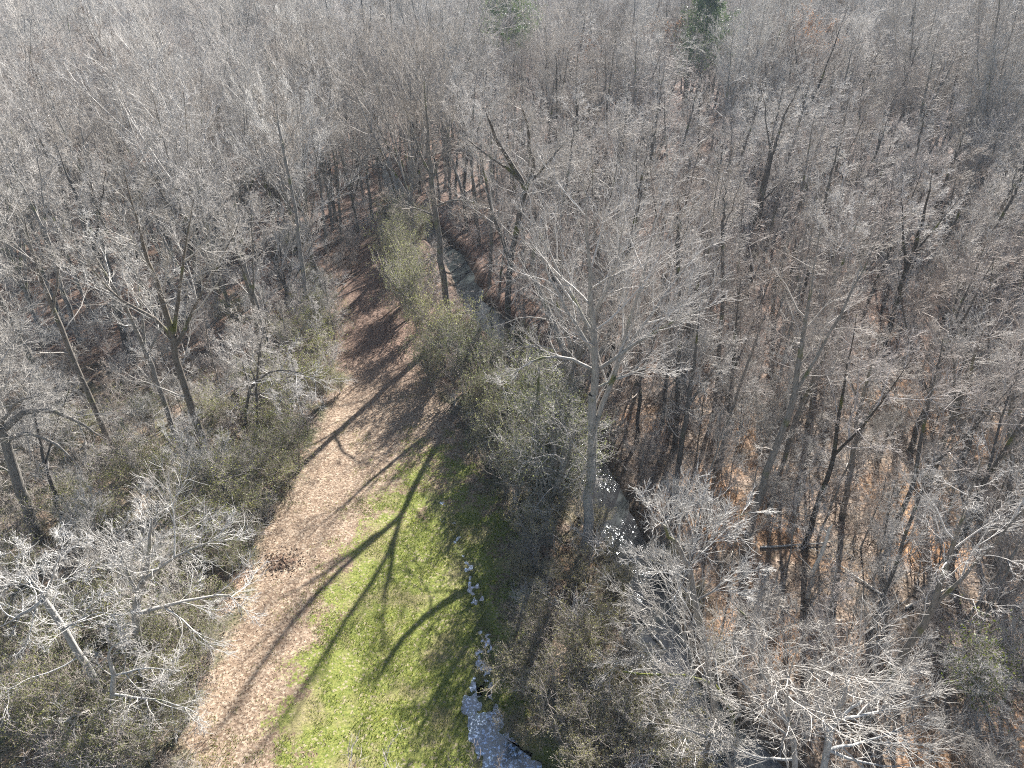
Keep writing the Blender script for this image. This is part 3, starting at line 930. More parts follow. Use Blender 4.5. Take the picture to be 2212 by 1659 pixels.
    ('dark upright small tree beside the low tree with arching boughs', (560, 970), [(556, 900), (553, 830)], [[(553, 830), (560, 760), (575, 690)], [(553, 830), (530, 760), (520, 700)]], .15, 'forked', 'bark_dark', 'twig_grey', 36, 1.1, None, 11),
    ('pair of dark stems rising steeply in the upper left wood', (480, 330), [(470, 285), (462, 260)], [[(462, 260), (440, 190), (425, 110)], [(464, 265), (470, 190), (480, 120)]], .45, 'vase', 'bark_dark', 'twig_grey', 37, .8, 'the pair of dark steep stems'),
    ('tall slender tree at the head of the visible stream', (1010, 500), [(1000, 420), (1010, 330)], [[(1010, 330), (1000, 260), (990, 180)], [(1010, 335), (1040, 260), (1070, 190)]], .3, 'vase', 'bark_dark', 'twig_grey', 38, .9, 'the slender tree at the head of the stream'),
]
for hd in HEROES:
    lab, base, tpx, spx, r0, form, bark, twig, seed, det = hd[:10]
    hero(lab, base, tpx, spx, r0, form, bark, twig, seed, det, hd[10] if len(hd) > 10 else None, hd[11] if len(hd) > 11 else None, leafy=hd[12] if len(hd) > 12 else 0)

# white broken snag, a trunk with a splintered top and two stubs
sb = gp(1745, 1290)
szb = gz(*sb)
so = np.array([sb[0], sb[1], szb])
rng = np.random.default_rng(5)
pts = [np.array([0, 0, -.4])] + [at_y(p, q, sb[1]) - so for p, q in ((1752, 1255), (1768, 1212), (1785, 1165), (1799, 1130))]
Ps, Ls = stem_curve(rng, pts, 12, .05)
Rs = np.interp(np.linspace(0, 1, 12), [0, .1, .9, 1], [.22, .16, .12, .03])
sgroups = [(Ps[None], Rs[None], 8)]
stub = spawn(rng, Ps[None], Rs[None], np.array([Ls]), 7, .3, .97, 1.0, .2, .16, .3, .2, 4, .25, .03, .02, .03)
V, F = tubes(sgroups)
snag = make_thing('snag', tuple(so), 0, 1, (('trunk', mesh_from('snag_trunk', V, F, M['dead_wood'], smooth_shade=True)),))
for q in range(len(stub[0])):
    V, F = tubes([(stub[0][q:q + 1], stub[1][q:q + 1], 4)])
    link_mesh('broken_branch', mesh_from('broken_branch', V, F, M['dead_wood'], smooth_shade=True), snag)
tag(snag, 'bright white broken dead snag among the brown leaves of the right wood', 'dead tree')
LANDMARKS.append((sb[0], sb[1], 'the white broken snag'))

# mossy trunk fallen over towards the stream
mb = gp(1600, 1590)
mo = np.array([mb[0], mb[1], gz(*mb)])
pts = [np.array([0, 0, -.3])] + [at_y(p, q, mb[1] + d) - mo for p, q, d in ((1580, 1520, .3), (1530, 1463, .8), (1430, 1458, 1.2), (1345, 1452, 1.4))]
Ps, Ls = stem_curve(rng, pts, 14, .05)
Rs = np.interp(np.linspace(0, 1, 14), [0, 1], [.16, .05])
V, F = tubes([(Ps[None], Rs[None], 8)])
lt = make_thing('leaning_tree', tuple(mo), 0, 1, (('trunk', mesh_from('leaning_trunk', V, F, M['moss'], smooth_shade=True)),))
b1 = spawn(rng, Ps[None], Rs[None], np.array([Ls]), 11, .4, 1.0, .8, .25, .3, .3, .3, 5, .22, .06, .02, .012)
b2 = spawn(rng, b1[0], b1[1], b1[2], 5, .2, 1, .7, .2, .5, .2, .3, 3, .2, .04, .012, .01)
V, F = tubes([(b1[0], b1[1], 4), (b2[0], b2[1], 3)])
link_mesh('crown', mesh_from('leaning_crown', V, F, M['twig_pale'], smooth_shade=True), lt)
tag(lt, 'thin mossy yellow-green tree bent level across the rippled stream', 'tree')


# ------------------------------------------------------------------ pines
def pine_meshes(seed, h, bare, spread, dens=1.0, tuft=.55):
    rng = np.random.default_rng(seed)
    pts = [(0, 0, -.5), (.1, .1, h * .4), (-.1, .2, h * .75), (0, .1, h)]
    Pt, Lt = stem_curve(rng, pts, 14, .06)
    Rt = np.interp(np.linspace(0, 1, 14), [0, .05, 1], [.42, .33, .04])
    nl = int(46 * dens)
    A = spawn(rng, Pt[None], Rt[None], np.array([h]), nl, bare, .985, 1.25, .18, spread / h, .25, .72, 5, .08, .10, .02, .012)
    B = spawn(rng, A[0], A[1], A[2], 7, .35, 1.0, .75, .2, .42, .25, .4, 3, .12, .12, .015, .01)
    # dead stubs below the crown
    D = spawn(rng, Pt[None], Rt[None], np.array([h]), 12, .3, bare, 1.35, .2, spread / h * .45, .3, .1, 3, .12, 0, .02, .01)
    Vt, Ft = tubes([(Pt[None], Rt[None], 9), (D[0], D[1], 3), (A[0], A[1], 4), (B[0], B[1], 3)])
    tip = np.concatenate([B[0][:, 1:].reshape(-1, 3), A[0][:, 3:].reshape(-1, 3)])
    tip = np.repeat(tip, 9, 0) + rng.normal(0, .34, (len(tip) * 9, 3))
    V, F = quads_at(rng, tip, tuft, 1.0, .22)
    clump = vnoise(tip[:, 0] + tip[:, 2] * .7, tip[:, 1] + tip[:, 2] * .3, 1.4, 31)
    tint = np.clip(.45 + .35 * clump + rng.normal(0, .15, len(tip)), 0, 1)
    return mesh_from('pine_trunk', Vt, Ft, M['bark_grey'], smooth_shade=True), mesh_from('pine_crown', V, F, M['needle'], {'tint': ('FACE', tint)})


def pine(base, top_py, label, seed, bare, spread, short=None, dens=1.0, mat=None):
    bx, by = gp(*base)
    h = at_y(base[0], top_py, by)[2]
    tm, cm = pine_meshes(seed, h, bare, spread, dens)
    if mat:
        cm.materials[0] = M[mat]
    e = make_thing('pine_tree', (bx, by, gz(bx, by)), 0, 1, (('trunk', tm), ('crown', cm)))
    tag(e, label, 'pine')
    TREES.append((e, bx, by))
    if short:
        LANDMARKS.append((bx, by, short))


pine((1493, 310), -30, 'tall dark green pine with a long bare trunk above the right wood', 41, .45, 9.5, 'the tall dark green pine', 1.5)
pine((1096, 270), -60, 'yellow-green pine with one low bough at the top middle of the wood', 42, .50, 9.5, 'the yellow-green pine', 1.4)
pine((10, 150), -30, 'yellow-green evergreen top showing in the far top left corner', 43, .35, 5.0, None, .8, 'leaf_lime')
pine((655, 60), -40, 'small distant pine top among grey crowns on the skyline', 44, .5, 4.0, None, .7)
pine((1760, 130), -30, 'thin distant pine between the brown-leaved tree and the far woods', 45, .6, 3.2, None, .6)


# ------------------------------------------------------------------ trees still holding brown leaves
def brown_tree(base, top_py, label, seed, dens):
    bx, by = gp(*base)
    h = at_y(base[0], top_py, by)[2]
    T, C = tree_arrays(seed, h, .28, 'vase', .7, rmin=.02)
    tm, cm = tree_meshes('oak', T, C, 'bark_grey', 'twig_brown')
    rng = np.random.default_rng(seed)
    pts = np.concatenate([c[0][:, 1:].reshape(-1, 3) for c in C[2:]])
    pts = pts[rng.random(len(pts)) < dens]
    V, F = quads_at(rng, pts + rng.normal(0, .1, pts.shape), .26, 1.0, .6)
    fm = mesh_from('oak_leaves', V, F, M['leaf_brown'], {'tint': ('FACE', rng.random(len(pts)))})
    e = make_thing('oak_tree', (bx, by, gz(bx, by)), 0, 1, (('trunk', tm), ('crown', cm), ('foliage', fm)))
    tag(e, label, 'tree')
    TREES.append((e, bx, by))


brown_tree((1700, 330), 45, 'round-topped tree still holding its brown leaves beyond the right wood', 51, .5)
brown_tree((1395, 300), 60, 'thinly brown-leaved tree just left of the tall dark green pine', 52, .25)
brown_tree((1270, 330), 110, 'faintly russet-crowned tree below the yellow-green pine', 53, .14)

# ------------------------------------------------------------------ evergreen shrubs
def shrub_meshes(seed, w, h, nleaf, leaf, kind):
    rng = np.random.default_rng(seed)
    ns = 9
    a = rng.uniform(0, 6.28, ns)
    st = []
    for k in range(ns):
        d = np.array([math.cos(a[k]), math.sin(a[k]), 0])
        sp = w * .5 * rng.uniform(.25, .85)
        hh = h * rng.uniform(.7, 1.0)
        P, L = stem_curve(rng, [d * .12 + [0, 0, -.2], d * sp * .3 + [0, 0, hh * .45], d * sp * .75 + [0, 0, hh * .85], d * sp * 1.15 + [0, 0, hh * rng.uniform(.85, 1.05)]], 9, .05)
        st.append((P, L))
    P = np.stack([s[0] for s in st])
    R = np.tile(np.interp(np.linspace(0, 1, 9), [0, 1], [.05, .012]), (ns, 1))
    L = np.array([s[1] for s in st])
    A = spawn(rng, P, R, L, 10, .2, 1, .8, .2, .42, .3, .35, 4, .16, .08, .010, .009)
    B = spawn(rng, A[0], A[1], A[2], 7, .15, 1, .7, .2, .5, .25, .3, 3, .16, .06, .008, .008)
    Cc = spawn(rng, B[0], B[1], B[2], 3, .2, 1, .7, .2, .55, .25, .3, 2, .16, .05, .007, .008)
    Vs, Fs = tubes([(P, R, 5), (A[0], A[1], 3), (B[0], B[1], 3), (Cc[0], Cc[1], 3)])
    pts = np.concatenate([B[0][:, 1:].reshape(-1, 3), Cc[0][:, 1:].reshape(-1, 3)])
    sel = pts[rng.integers(0, len(pts), nleaf)]
    sel = sel + rng.normal(0, .07, sel.shape)
    V, F = quads_at(rng, sel, leaf, 1.0, .55)
    cl = vnoise(sel[:, 0] + sel[:, 2] * .6, sel[:, 1] - sel[:, 2] * .4, .8, seed)
    tint = np.clip(.45 + .3 * cl + rng.normal(0, .2, nleaf), 0, 1)
    twig = 'twig_brown'
    return mesh_from('shrub_stems', Vs, Fs, M[twig], smooth_shade=True), mesh_from('shrub_foliage', V, F, M[kind], {'tint': ('FACE', tint)})


SHRUB = {'olive': [], 'green': [], 'tan': []}
for kind, mat, nleaf, leaf in (('olive', 'leaf_olive', 7000, .10), ('green', 'leaf_green', 5200, .095), ('tan', 'leaf_tan', 5500, .09)):
    for v in range(3):
        SHRUB[kind].append(shrub_meshes(60 + v + 7 * len(mat) + (3 if kind == 'tan' else 0), 5.2, 3.2 if kind == 'tan' else 4.3, nleaf, leaf, mat))

SHRUBS_PX = {
    'olive': [(1120, 770, .7), (1150, 815, .8), (1190, 850, .9), (1220, 930, .9), (1215, 1085, 1.0, 1.3), (850, 610, 1.2), (880, 690, 1.35), (850, 555, 1.1), (872, 660, 1.3), (905, 720, 1.3), (958, 790, 1.4), (872, 580, 1.2), (1003, 850, 1.3), (1062, 850, 1.2), (938, 850, .9), (1130, 950, 1.3), (1082, 985, 1.2),
              (1172, 1035, 1.2), (905, 540, 1.2), (1040, 920, 1.1), (1112, 1085, 1.1), (850, 520, 1.1), (1010, 770, 1.1), (1185, 1110, 1.0), (1060, 1000, .8)],
    'tan': [(1290, 1140, .6), (1318, 1205, .6), (1345, 1300, .65), (1380, 1400, .65), (1395, 1490, .7), (1440, 1590, .75), (1455, 1215, .6), (1500, 1320, .6), (1545, 1440, .6), (1470, 1680, .8), (1158, 1195, .8, 1.9), (1195, 1140, .9, 1.9), (1130, 1260, .55, 1.6), (1125, 1480, 1.05), (1178, 1370, 1.1), (1236, 1450, 1.15), (1275, 1530, 1.1), (1195, 1560, .9), (1330, 1620, 1.05), (1262, 1665, 1.0), (1405, 1660, .9),
            (1318, 1265, .8), (1236, 1265, .9), (1160, 1270, .7), (1300, 1400, .9), (1360, 1530, .8), (1120, 1590, .5), (1215, 1620, .8)],
    'green': [(715, 740, .9), (690, 640, 1.0), (655, 560, 1.0), (735, 850, .5), (690, 790, 1.3), (640, 860, 1.3), (702, 875, 1.0), (600, 960, 1.3), (648, 1015, 1.2), (592, 1075, 1.1), (530, 1050, 1.2), (480, 1110, 1.2), (420, 1140, 1.1), (368, 1090, 1.2),
              (300, 1080, 1.1), (505, 1160, 1.1), (452, 1210, 1.1), (400, 1280, 1.1), (492, 1245, .9), (440, 1360, .95), (350, 1410, 1.1), (280, 1380, 1.0), (395, 1480, .9), (330, 1550, 1.0),
              (405, 1560, .7), (330, 1640, .9), (200, 1530, 1.1), (130, 1450, 1.0), (60, 1530, 1.1), (100, 1630, 1.2), (255, 1660, 1.0), (200, 1360, 1.0), (250, 1210, 1.1), (180, 1150, 1.0),
              (10, 1420, 1.1), (40, 1270, 1.0), (680, 700, 1.1), (560, 860, 1.1), (480, 930, 1.0), (330, 930, 1.0), (200, 960, 1.0), (620, 760, 1.0), (520, 720, 1.0), (560, 1130, .7), (540, 1180, .6), (455, 1420, .6)],
}
SHR_OBJ = []
KEEP_CLEAR = []
for kind, lst in SHRUBS_PX.items():
    for i, (px, py, s, *tall) in enumerate(lst):
        x, y = gp(px, py)
        tm, cm = SHRUB[kind][i % 3]
        sc = (s * RNG.uniform(.9, 1.15), s * RNG.uniform(.9, 1.15), s * RNG.uniform(.85, 1.2) * (1.35 if kind == 'olive' else 1.0) * (tall[0] if tall else 1))
        e = make_thing('evergreen_shrub' if kind != 'tan' else 'bare_shrub', (x, y, gz(x, y)), RNG.uniform(0, 6.28), sc, (('stems', tm), ('foliage', cm)))
        SHR_OBJ.append((e, x, y, kind))

# yellow-green bush in the lower right wood
x, y = gp(2085, 1530)
tm, cm = shrub_meshes(99, 4.2, 6.0, 2600, .15, 'leaf_lime')
e = make_thing('holly_bush', (x, y, gz(x, y)), 0, 1, (('stems', tm), ('foliage', cm)))
tag(e, 'bright yellow-green leafy bush alone in the lower right wood', 'bush')
LANDMARKS.append((x, y, 'the yellow-green bush'))

# ------------------------------------------------------------------ the rest of the wood
VARIANTS = []            # (form phrase, trunk mesh, crown mesh, height) ; near and middle detail
spec = [('vase', 25, .27, 'bark_grey', 'twig_grey'), ('vase', 22, .24, 'bark_grey', 'twig_pale'), ('spreading', 22, .28, 'bark_grey', 'twig_grey'), ('spreading', 19, .22, 'bark_dark', 'twig_brown'),
        ('slender', 23, .20, 'bark_dark', 'twig_grey'), ('slender', 18, .14, 'bark_grey', 'twig_brown'), ('forked', 24, .26, 'bark_grey', 'twig_grey'), ('forked', 21, .24, 'bark_dark', 'twig_brown'),
        ('leaning', 20, .22, 'bark_grey', 'twig_grey'), ('leaning', 17, .18, 'bark_grey', 'twig_brown')]
NEAR, MID = [], []
for i, (form, h, r0, bk, tw) in enumerate(spec):
    for lst, det, rm in ((NEAR, 1.0, .0095), (MID, .6, .015)):
        T, C = tree_arrays(200 + i, h, r0, form, det, rmin=rm)
        lst.append((form, *tree_meshes('wood_tree', T, C, bk, tw), h))

PALEISH = [0, 1, 2, 6, 8]
RIGHTISH = [2, 3, 4, 5, 6, 7, 8, 9, 4, 7]


def poisson(rng, n_try, sampler, rad, ok, existing):
    cell = 4.0
    grid = {}

    def put(x, y):
        grid.setdefault((int(x // cell), int(y // cell)), []).append((x, y))
    for x, y in existing:
        put(x, y)
    out = []
    cand = sampler(n_try)
    okm = ok(cand[:, 0], cand[:, 1])
    for x, y in cand[okm]:
        r = rad(x, y)
        k = int(math.ceil(r / cell))
        cx, cy = int(x // cell), int(y // cell)
        if any((x - a) ** 2 + (y - b) ** 2 < r * r for i in range(-k, k + 1) for j in range(-k, k + 1) for a, b in grid.get((cx + i, cy + j), ())):
            continue
        put(x, y)
        out.append((x, y))
    return np.array(out)


rng = np.random.default_rng(77)
R_STUFF = 620.0


def wedge(x, y, margin):
    return np.abs(x) < .636 * y + 16 + margin


def sampler_near(n):
    return np.stack([rng.uniform(-140, 150, n), rng.uniform(11, 190, n)], 1)


def CLEAR_MID(y):
    q = np.array([gp(*p) for p in ((480, 1659), (560, 1250), (700, 980), (760, 800), (790, 640), (810, 500))])
    return np.interp(y, q[:, 1], q[:, 0])


SIGHT_XY = [gp(*p) for p in ((1907, 765), (1612, 640), (1458, 1065), (462, 1042), (283, 775), (974, 712), (2085, 1530), (1745, 1290), (398, 995))]
PINES_XY = [gp(1493, 310), gp(1096, 270)]


def far_pine(x, y):
    k = np.ones(x.shape, bool)
    for a, b in PINES_XY:
        k &= ~((np.abs(x - a * y / b) < 7.5) & (y > b - 45) & (y < b + 6))
    for a, b in SIGHT_XY:                                          # open woodland in front of the trunks that show
        k &= ~((np.abs(x - a * y / b) < 3.2) & (y > b - 24) & (y < b + 4))
    return k


def ok_tree(x, y):
    c = signed(x, y, CLEAR)
    d, _ = seg_dist(x, y, CREEK)
    return wedge(x, y, 7) & (c < np.where(y > 60, -3.6, -1.0)) & (d > 2.6) & ~((y < 100) & (x < np.interp(y, CREEK[::-1, 1], CREEK[::-1, 0]) + 1) & (x > CLEAR_MID(y))) & ~((y < 31) & (x < 8)) & far_pine(x, y)


def space_tree(x, y):
    if x < np.interp(y, CREEK[::-1, 1], CREEK[::-1, 0]):
        return (9.2 if y < 74 else 6.0) * rng.choice([.75, 1.0, 1.3])
    return (5.2 if y < 110 else 5.6) * rng.choice([.7, 1.0, 1.35])


pts = poisson(rng, 9000, sampler_near, space_tree, ok_tree, [(a, b) for _, a, b in TREES])
dist = np.sqrt(pts[:, 0] ** 2 + pts[:, 1] ** 2 + 900)
order = np.argsort(dist)
N_IND = 300 - len(TREES) - 4
ind, rest = pts[order[:N_IND]], pts[order[N_IND:]]
R_IND = dist[order[N_IND - 1]] if len(order) > N_IND else 0
first = {}
GROUP_T = []
for x, y in ind:
    crx = np.interp(y, CREEK[::-1, 1], CREEK[::-1, 0])
    left = x < crx
    k = int(rng.choice(PALEISH if left else RIGHTISH))
    near = x * x + y * y < 62 ** 2
    lst = NEAR if near else MID
    form, tm, cm, h = lst[k]
    s = rng.uniform(.85, 1.2) * (1.0 if left else .95)
    if near and y < 34:
        s *= .8
    z = gz(x, y)
    rz = rng.uniform(0, 6.28)
    key = (near, k)
    if key not in first:
        first[key] = make_thing('bare_tree', (x, y, z), rz, s, (('trunk', tm), ('crown', cm)))
        e = first[key]
    else:
        e = copy_thing(first[key], (x, y, z), rz, s)
    GROUP_T.append((e, x, y, form, left))


# ---- thin understorey trees
SAP = []
for v, (form, h, r0, tw) in enumerate((('slender', 9, .07, 'twig_grey'), ('vase', 8, .07, 'twig_pale'), ('forked', 10, .08, 'twig_grey'), ('slender', 11, .08, 'twig_brown'), ('spreading', 8, .08, 'twig_pale'))):
    T, C = tree_arrays(400 + v, h, r0, form, .6, rmin=.008)
    SAP.append((form, *tree_meshes('sapling', T, C, 'bark_grey', tw)))


def ok_sap(x, y):
    d, _ = seg_dist(x, y, CREEK)
    return wedge(x, y, 4) & (signed(x, y, CLEAR) < -1.2) & (d > 2.3) & (x * x + y * y < 84 ** 2) & ~((x < np.interp(y, CREEK[::-1, 1], CREEK[::-1, 0]) + 1) & (x > CLEAR_MID(y))) & ~((y < 27) & (x < 8))


sap = poisson(rng, 5000, lambda n: np.stack([rng.uniform(-70, 75, n), rng.uniform(16, 84, n)], 1), lambda x, y: (5.4 if x < 0 else 4.9) * rng.choice([.6, 1.0, 1.4]), ok_sap, [(a, b) for _, a, b in TREES])
GROUP_S, first_s = [], {}
for x, y in sap[:270]:
    k = int(rng.integers(0, len(SAP)))
    form, tm, cm = SAP[k]
    s, rz, z = rng.uniform(.65, 1.15), rng.uniform(0, 6.28), gz(x, y)
    if k not in first_s:
        e = first_s[k] = make_thing('sapling', (x, y, z), rz, s, (('trunk', tm), ('crown', cm)))
    else:
        e = copy_thing(first_s[k], (x, y, z), rz, s)
    GROUP_S.append((e, x, y, form, x < np.interp(y, CREEK[::-1, 1], CREEK[::-1, 0])))


# ---- labels for the repeats: what kind, and where it stands among the things one can point to
LM = LANDMARKS + [(*gp(620, 1215), 'the brown leaf heap'), (*gp(1060, 1560), 'the pale blue puddle')]


def relation(x, y, lx, ly):
    dx, dy = x - lx, y - ly
    if abs(dy) > abs(dx):
        return 'behind' if dy > 0 else 'in front of'
    return 'right of' if dx > 0 else 'left of'


ORD = ['nearest', 'second', 'third', 'fourth', 'fifth', 'sixth', 'seventh', 'eighth', 'ninth', 'tenth', 'eleventh', 'twelfth', 'thirteenth', 'fourteenth', 'fifteenth', 'sixteenth',
       'seventeenth', 'eighteenth', 'nineteenth', 'twentieth']


def label_all(items, phrase, cat, group):
    """items: (object, x, y, form word...)"""
    buckets = {}
    for it in items:
        x, y = it[1], it[2]
        lm = min(LM, key=lambda l: (l[0] - x) ** 2 + (l[1] - y) ** 2)
        key = (phrase(it), relation(x, y, lm[0], lm[1]), lm[2])
        buckets.setdefault(key, []).append((math.hypot(lm[0] - x, lm[1] - y), it))
    for (ph, rel, lm), v in buckets.items():
        v.sort(key=lambda q: q[0])
        for i, (_, it) in enumerate(v):
            pre = '' if len(v) == 1 else ORD[min(i, len(ORD) - 1)] + ' '
            tag(it[0], f'{pre}{ph} {rel} {lm}', cat, group(it))


FORM_WORD = {'vase': 'fan-crowned bare tree', 'spreading': 'broad-crowned bare tree', 'slender': 'slender bare tree', 'forked': 'forked bare tree', 'leaning': 'slanting bare tree'}
label_all(GROUP_T, lambda it: FORM_WORD[it[3]], 'tree', lambda it: 'bare trees of the wood left of the stream' if it[4] else 'bare trees of the wood right of the stream')
SAP_WORD = {'vase': 'fan-topped young tree', 'spreading': 'bushy-topped young tree', 'slender': 'pole-thin young tree', 'forked': 'forked thin young tree'}
label_all(GROUP_S, lambda it: SAP_WORD[it[3]], 'young tree', lambda it: 'young trees of the wood left of the stream' if it[4] else 'young trees of the wood right of the stream')
label_all(SHR_OBJ, lambda it: {'olive': 'olive feathery bush', 'green': 'grey-green leafy bush', 'tan': 'tan twiggy bush'}[it[3]], 'bush',
          lambda it: {'olive': 'olive bushes between path and stream', 'green': 'grey-green bushes under the left wood', 'tan': 'tan bushes along the near stream bank'}[it[3]])


# ---- far wood: one mass, drawn as instances of trees that stand in the scene
def scatter(name, P, rot, scl, idx, protos, kind='stuff'):
    me = bpy.data.meshes.new(name)
    me.vertices.add(len(P))
    me.vertices.foreach_set('co', np.asarray(P, np.float32).ravel())
    for n, a, t in (('rz', rot, 'FLOAT'), ('scl', scl, 'FLOAT'), ('pick', idx, 'INT')):
        at = me.attributes.new(n, t, 'POINT')
        at.data.foreach_set('value', np.asarray(a, np.float32 if t == 'FLOAT' else np.int32))
    ob = link_mesh(name, me)
    tag(ob, kind=kind)
    ng = bpy.data.node_groups.new(name, 'GeometryNodeTree')
    ng.interface.new_socket('Geometry', in_out='INPUT', socket_type='NodeSocketGeometry')
    ng.interface.new_socket('Geometry', in_out='OUTPUT', socket_type='NodeSocketGeometry')
    nn, ll = ng.nodes, ng.links
    gi, go = nn.new('NodeGroupInput'), nn.new('NodeGroupOutput')
    allj = nn.new('GeometryNodeJoinGeometry')
    for parts in protos:
        j = nn.new('GeometryNodeJoinGeometry')
        for p in parts:
            oi = nn.new('GeometryNodeObjectInfo')
            oi.transform_space = 'ORIGINAL'
            oi.inputs['Object'].default_value = p
            ll.new(oi.outputs['Geometry'], j.inputs[0])
        ti = nn.new('GeometryNodeGeometryToInstance')
        ll.new(j.outputs[0], ti.inputs[0])
        ll.new(ti.outputs[0], allj.inputs[0])
    ip = nn.new('GeometryNodeInstanceOnPoints')
    ll.new(gi.outputs[0], ip.inputs['Points'])
    ll.new(allj.outputs[0], ip.inputs['Instance'])
    ip.inputs['Pick Instance'].default_value = True

    def na(n, t):
        a = nn.new('GeometryNodeInputNamedAttribute')
        a.data_type = t
        a.inputs['Name'].default_value = n
        return a.outputs[0]
    ll.new(na('pick', 'INT'), ip.inputs['Instance Index'])
    cx = nn.new('ShaderNodeCombineXYZ')
    ll.new(na('rz', 'FLOAT'), cx.inputs[2])
    ll.new(cx.outputs[0], ip.inputs['Rotation'])
    ll.new(na('scl', 'FLOAT'), ip.inputs['Scale'])
    ll.new(ip.outputs[0], go.inputs[0])
    md = ob.modifiers.new('scatter', 'NODES')
    md.node_group = ng
    return ob


def sampler_far(n):
    r = np.sqrt(rng.uniform(100 ** 2, R_STUFF ** 2, n))
    a = rng.uniform(-.68, .68, n)
    return np.stack([r * np.sin(a), r * np.cos(a)], 1)


def ok_far(x, y):
    d = np.sqrt(x ** 2 + y ** 2 + 900)
    return (d > R_IND + .5) & wedge(x, y, 25) & (y > 20) & far_pine(x, y)


far = poisson(rng, 60000, sampler_far, lambda x, y: 7.2 * rng.choice([.7, 1.0, 1.4]), ok_far, [tuple(p) for p in pts])
far = np.vstack([rest, far])
mids = [first[k] for k in first if not k[0]]
protos = [[c for c in t.children] for t in mids]
nf = len(far)
fz = ground_z(far[:, 0], far[:, 1])
scatter('far_woods', np.c_[far, fz], rng.uniform(0, 6.28, nf), np.clip(rng.normal(1.12, .24, nf), .6, 1.6), rng.integers(0, len(protos), nf), protos)

# ---- undergrowth: twiggy brush nobody could count
BR = []
for v in range(4):
    rb = np.random.default_rng(300 + v)
    ns = 6
    P = np.stack([stem_curve(rb, [(0, 0, -.1), (*(rb.normal(0, .25, 2)), .8), (*(rb.normal(0, .6, 2)), 1.8), (*(rb.normal(0, .9, 2)), 2.8)], 7, .06)[0] for _ in range(ns)])
    R = np.tile(np.interp(np.linspace(0, 1, 7), [0, 1], [.03, .012]), (ns, 1))
    A = spawn(rb, P, R, np.full(ns, 2.8), 8, .2, 1, .75, .2, .42, .3, .4, 4, .2, .06, .011, .008)
    B = spawn(rb, A[0], A[1], A[2], 6, .2, 1, .7, .2, .5, .25, .3, 3, .2, .04, .010, .008)
    V, F = tubes([(P, R, 4), (A[0], A[1], 3), (B[0], B[1], 3)])
    me = mesh_from('brush', V, F, M['twig_brown'] if v % 3 == 2 else M['twig_grey'], smooth_shade=True)
    px, py, what = [(1560, 1190, 'twiggy knee-high thicket on the far stream bank under the round crown'), (1700, 1010, 'twiggy brown thicket in the striped shade of the right wood'),
                    (1390, 960, 'twiggy grey thicket close behind the tall two-stemmed pale tree'), (620, 900, 'twiggy brown thicket among grey-green bushes at the path edge')][v]
    x, y = gp(px, py)
    o = link_mesh('thicket', me)
    o.location = (x, y, gz(x, y))
    tag(o, what, 'bush')
    BR.append([o])


def ok_brush(x, y):
    d, _ = seg_dist(x, y, CREEK)
    return wedge(x, y, 4) & (signed(x, y, CLEAR) < -.6) & (d > 2.2)


br = poisson(rng, 7000, lambda n: np.stack([rng.uniform(-110, 115, n), rng.uniform(14, 150, n)], 1), lambda x, y: 1.7, ok_brush, [])
nb_ = len(br)
scatter('undergrowth', np.c_[br, ground_z(br[:, 0], br[:, 1])], rng.uniform(0, 6.28, nb_), rng.uniform(.5, 1.35, nb_), rng.integers(0, 4, nb_), BR)

# ---- deadfall on the wood floor
for i, (px, py, az, L, what) in enumerate([(2010, 1290, .4, 5, 'pale fallen log lying in the striped right wood'), (1850, 1250, 2.2, 4, 'pale fallen log near the white broken snag'), (2120, 1235, 1.2, 4, 'short pale fallen log towards the right edge'),
                                           (1720, 1180, .1, 6, 'long fallen log on the far side of the stream'), (170, 850, 2.6, 6, 'fallen log on sunlit leaves in the left wood'), (60, 960, .5, 5, 'fallen log at the foot of the left edge trunk'),
                                           (330, 870, .2, 5, 'fallen log between the pale trees of the left wood'), (1395, 1330, 2.0, 5, 'bleached fallen log lying across the near stream bank'), (1560, 1560, .5, 6, 'bleached fallen log across the foot of the stream'), (2060, 1400, 2.8, 4, 'fallen log behind the yellow-green bush')]):
    rb = np.random.default_rng(500 + i)
    x, y = gp(px, py)
    d = np.array([math.cos(az), math.sin(az)])
    ends = [np.array([*(d * t * L), max(gz(x + d[0] * t * L, y + d[1] * t * L), WATER_Z) - gz(x, y) + .12 + .25 * max(0, t)]) for t in (-.5, -.15, .2, .5)]
    Pg, Lg = stem_curve(rb, ends, 9, .03)
    Rg = np.interp(np.linspace(0, 1, 9), [0, 1], [.10, .045])
    sb_ = spawn(rb, Pg[None], Rg[None], np.array([Lg]), 4, .4, 1, .7, .2, .3, .3, .2, 4, .15, .08, .012, .012)
    lg = make_thing('fallen_log', (x, y, gz(x, y)), 0, 1, (('trunk', mesh_from('log_trunk', *tubes([(Pg[None], Rg[None], 7)]), M['dead_wood' if 'leach' in what or 'pale' in what[:5] else 'bark_pale'], smooth_shade=True)),))
    for q in range(4):
        link_mesh('branch', mesh_from('log_branch', *tubes([(sb_[0][q:q + 1], sb_[1][q:q + 1], 4)]), M['bark_pale'], smooth_shade=True), lg)
    tag(lg, what, 'fallen log')

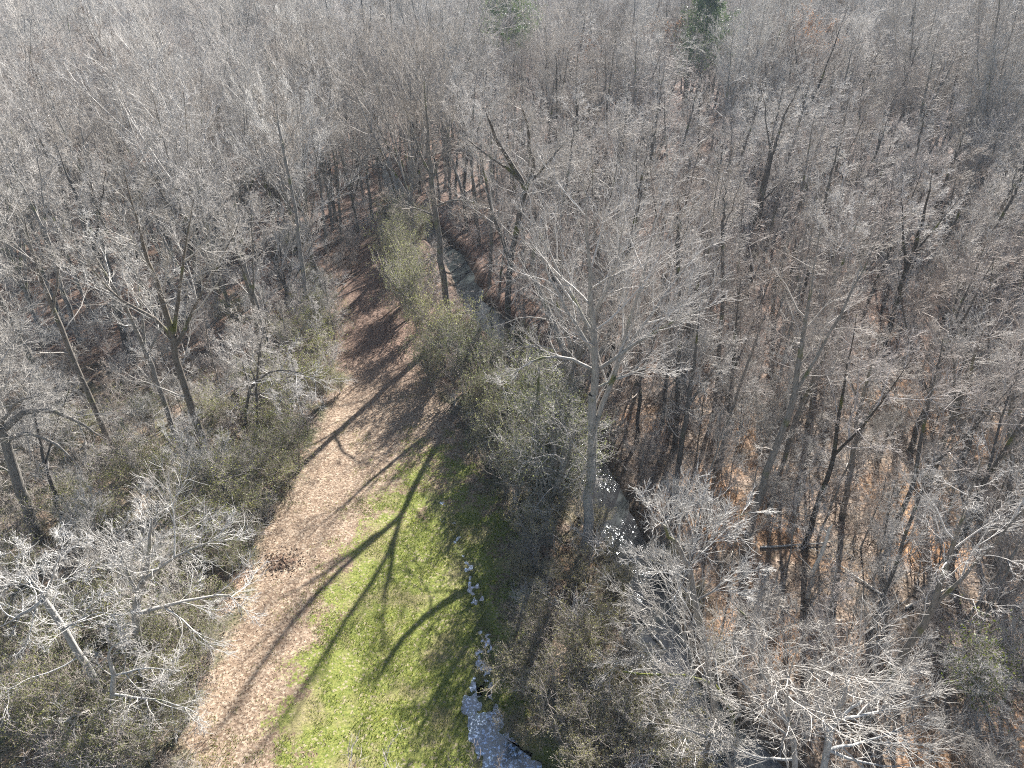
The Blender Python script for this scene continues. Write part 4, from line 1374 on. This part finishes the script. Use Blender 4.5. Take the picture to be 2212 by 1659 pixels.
# ---- dug-over heap of dark leaves on the path
hx, hy = gp(605, 1215)
rng = np.random.default_rng(9)
na_ = 28
rr_ = np.linspace(0, 1, 8)
V = [(0, 0, .12)]
for r in rr_[1:]:
    for k in range(na_):
        a = k * 6.283 / na_
        rad = r * (1.05 + .25 * math.sin(3 * a + 1) + .15 * math.sin(5 * a))
        V.append((rad * math.cos(a), rad * .8 * math.sin(a), .12 * (1 - r * r) + (rng.normal(0, .05) if r < 1 else -.08)))
V = np.array(V)
k = np.arange(na_)
tri = np.stack([np.zeros(na_, int), 1 + k, 1 + (k + 1) % na_], 1)
qd = np.vstack([np.stack([1 + j * na_ + k, 1 + (j + 1) * na_ + k, 1 + (j + 1) * na_ + (k + 1) % na_, 1 + j * na_ + (k + 1) % na_], 1) for j in range(6)])
M['heap'] = bark_mat('heap', (.08, .048, .032), (.19, .125, .085))
hp = make_thing('leaf_heap', (hx, hy, gz(hx, hy)), 0, 1, (('mound', mesh_from('mound', V, [tri, qd], M['heap'], smooth_shade=True)),))
n = 420
q = np.stack([rng.normal(0, 1.0, n), rng.normal(0, .7, n), np.zeros(n)], 1)
q[:, 2] = np.maximum(.13 * (1 - (q[:, 0] ** 2 + q[:, 1] ** 2)), .03) + rng.uniform(0, .1, n)
V, F = quads_at(rng, q, .17, .7, .7)
link_mesh('leaves', mesh_from('heap_leaves', V, F, M['litter'], {'tint': ('FACE', rng.random(n) * .8)}), hp)
tag(hp, 'dark brown heap of scraped-up leaves on the pinkish path', 'leaf heap')
# ---- thin winter air
hz = bpy.data.materials.new('haze')
hz.use_nodes = True
hn = hz.node_tree
hn.nodes.clear()
ho = hn.nodes.new('ShaderNodeOutputMaterial')
pv = hn.nodes.new('ShaderNodeVolumePrincipled')
pv.inputs['Color'].default_value = (.68, .84, 1.0, 1)
pv.inputs['Density'].default_value = HAZE
pv.inputs['Anisotropy'].default_value = 0.0
hn.links.new(pv.outputs[0], ho.inputs['Volume'])
V = np.array([(x, y, z) for z in (-3.5, 46) for y in (-320, 2700) for x in (-1700, 1700)], float)
F = np.array([(0, 2, 3, 1), (4, 5, 7, 6), (0, 1, 5, 4), (2, 6, 7, 3), (0, 4, 6, 2), (1, 3, 7, 5)])
tag(link_mesh('haze', mesh_from('haze', V, F, hz)), kind='stuff')
print('individuals', len(TREES) + len(GROUP_T), 'shrubs', len(SHR_OBJ), 'saplings', len(GROUP_S), 'far', nf, 'brush', nb_, 'R_IND', R_IND)
